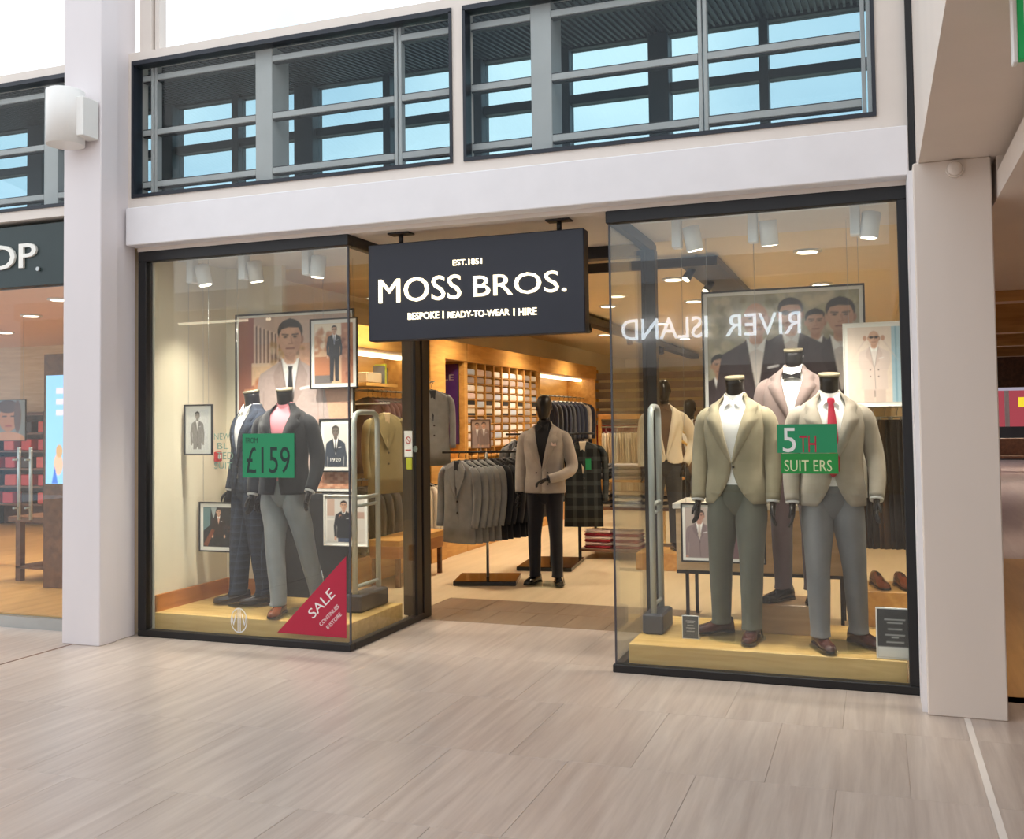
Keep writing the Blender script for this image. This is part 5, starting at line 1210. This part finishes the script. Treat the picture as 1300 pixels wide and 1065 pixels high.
for r_, z in enumerate((.35, .62, .89, 1.16, 1.43)):
    for i in range(14):
        m_ = ('box_red', 'box_coral', 'box_dark', 'box_red')[(i*3+r_*2) % 4]
        tag(link('gift_box', bm_[m_], None, None, (-9.4+.34*i+random.uniform(-.03, .03), 5.62, .1+z), (0, 0, random.uniform(-.2, .2))), '%s box on the dark wall shelving of the neighbouring shop' % {'box_red': 'bright red', 'box_coral': 'coral', 'box_dark': 'dark brown'}[m_], 'box', '%s boxes on the shelving' % m_.split('_')[1])
p = onY(45, 655, 1.4)
t = thing('display_table', 'brown wooden table with a red handbag below in the neighbouring shop', 'table', (p[0]-.25, 1.3, .1)); z = p[2]-.1
obj('top', MB().bbox(0, 1.2, 0, .6, z-.05, z, .004), 'dark_wood', t); obj('lower_shelf', MB().bbox(.05, 1.15, .05, .55, .12, .15, .004), 'dark_wood', t)
for x in (.05, 1.1):
    for y in (.05, .5): obj('leg', MB().box(x, x+.06, y, y+.06, 0, z-.05), 'dark_wood', t)
t2 = thing('handbag', 'red leather handbag on the lower shelf of the brown table', 'bag', (p[0]+.22, 1.5, .25))
obj('body', MB().loft([[(a_*math.cos(2*PI*k/16), b_*math.sin(2*PI*k/16), z_) for k in range(16)] for z_, a_, b_ in ((0, .16, .07), (.06, .19, .09), (.14, .15, .06), (.18, .12, .03))]), 'bag_red', t2)
obj('handle', MB().tube([(-.08, 0, .17), (-.06, 0, .25), (.06, 0, .25), (.08, 0, .17)], .008, 8), 'bag_red', t2)
for i, (x, y) in enumerate(((-2.9, 1.2), (-4.2, 1.6), (-5.6, 2.6), (-7.5, 4.0), (-4.2, 3.6))):
    t = thing('downlight', 'round recessed downlight in the neighbouring shop ceiling', 'light', (x, y, 2.885), group='neighbouring shop downlights')
    obj('bezel', MB().lathe([(.085, .0), (.115, .0), (.115, .014), (.085, .014)], n=24), 'white_plastic', t); obj('lens', MB().lathe([(.084, -.004), (.084, -.0005), (.0, -.0005)], n=20), 'lamp_disc', t)
    spot('beam', (x, y, 2.87), (x, y, 0), 190, WARM, 130, 1., .08, t)
# ================================================================== CORRIDOR
for i, (x, y, z, pw) in enumerate(((5.2, 1.2, 2.755, 100), (5.4, 4.2, 2.755, 130), (5.6, 7.5, 2.755, 130), (6.5, 14, 3.895, 260), (7, 19, 3.895, 320), (7.5, 26, 3.895, 500))):
    t = thing('downlight', 'round downlight in the corridor ceiling', 'light', (x, y, z-.015), group='corridor downlights')
    obj('bezel', MB().lathe([(.085, .0), (.115, .0), (.115, .014), (.085, .014)], n=24), 'white_plastic', t); obj('lens', MB().lathe([(.084, -.004), (.084, -.0005), (.0, -.0005)], n=20), 'lamp_disc', t)
    spot('beam', (x, y, z-.04), (x, y, 0), pw, WARM, 150, 1., .1, t)
fs = thing('far_shopfront', 'small red and yellow lit shopfront at the end of the corridor', 'shopfront', (7.6, 33.6, 0))
emat('far_red', S('#b8505a'), .8); emat('far_yellow', S('#e8cf3a'), 1.2); emat('far_white', S('#b9b2c4'), .8)
obj('fascia', MB().bbox(-2, 2.4, 0, .3, 2.5, 2.9, .01), 'far_white', fs); obj('panel', MB().box(-2, 2.4, .1, .3, 1.2, 2.5), 'far_red', fs); obj('sign', MB().bbox(.75, 1.1, -.05, .1, 1.9, 2.25, .01), 'far_yellow', fs); obj('plinth', MB().box(-2, 2.4, 0, .3, 0, 1.2), 'charcoal_panel', fs)
for x in (-1.2, -.3, .3, 1.25, 1.9): obj('post', MB().box(x, x+.14, -.02, .1, 1.2, 2.5), 'lilac_grey', fs)
t = thing('corridor_bench', 'dark wooden bench far along the corridor', 'bench', (6.6, 25, 0))
obj('seat', MB().bbox(0, 1.8, 0, .5, .38, .46, .01), 'dark_wood', t); obj('backrest', MB().bbox(0, 1.8, .45, .5, .46, .95, .01), 'dark_wood', t)
for x in (.1, 1.6): obj('leg', MB().box(x, x+.08, .05, .45, 0, .38), 'black_metal', t)
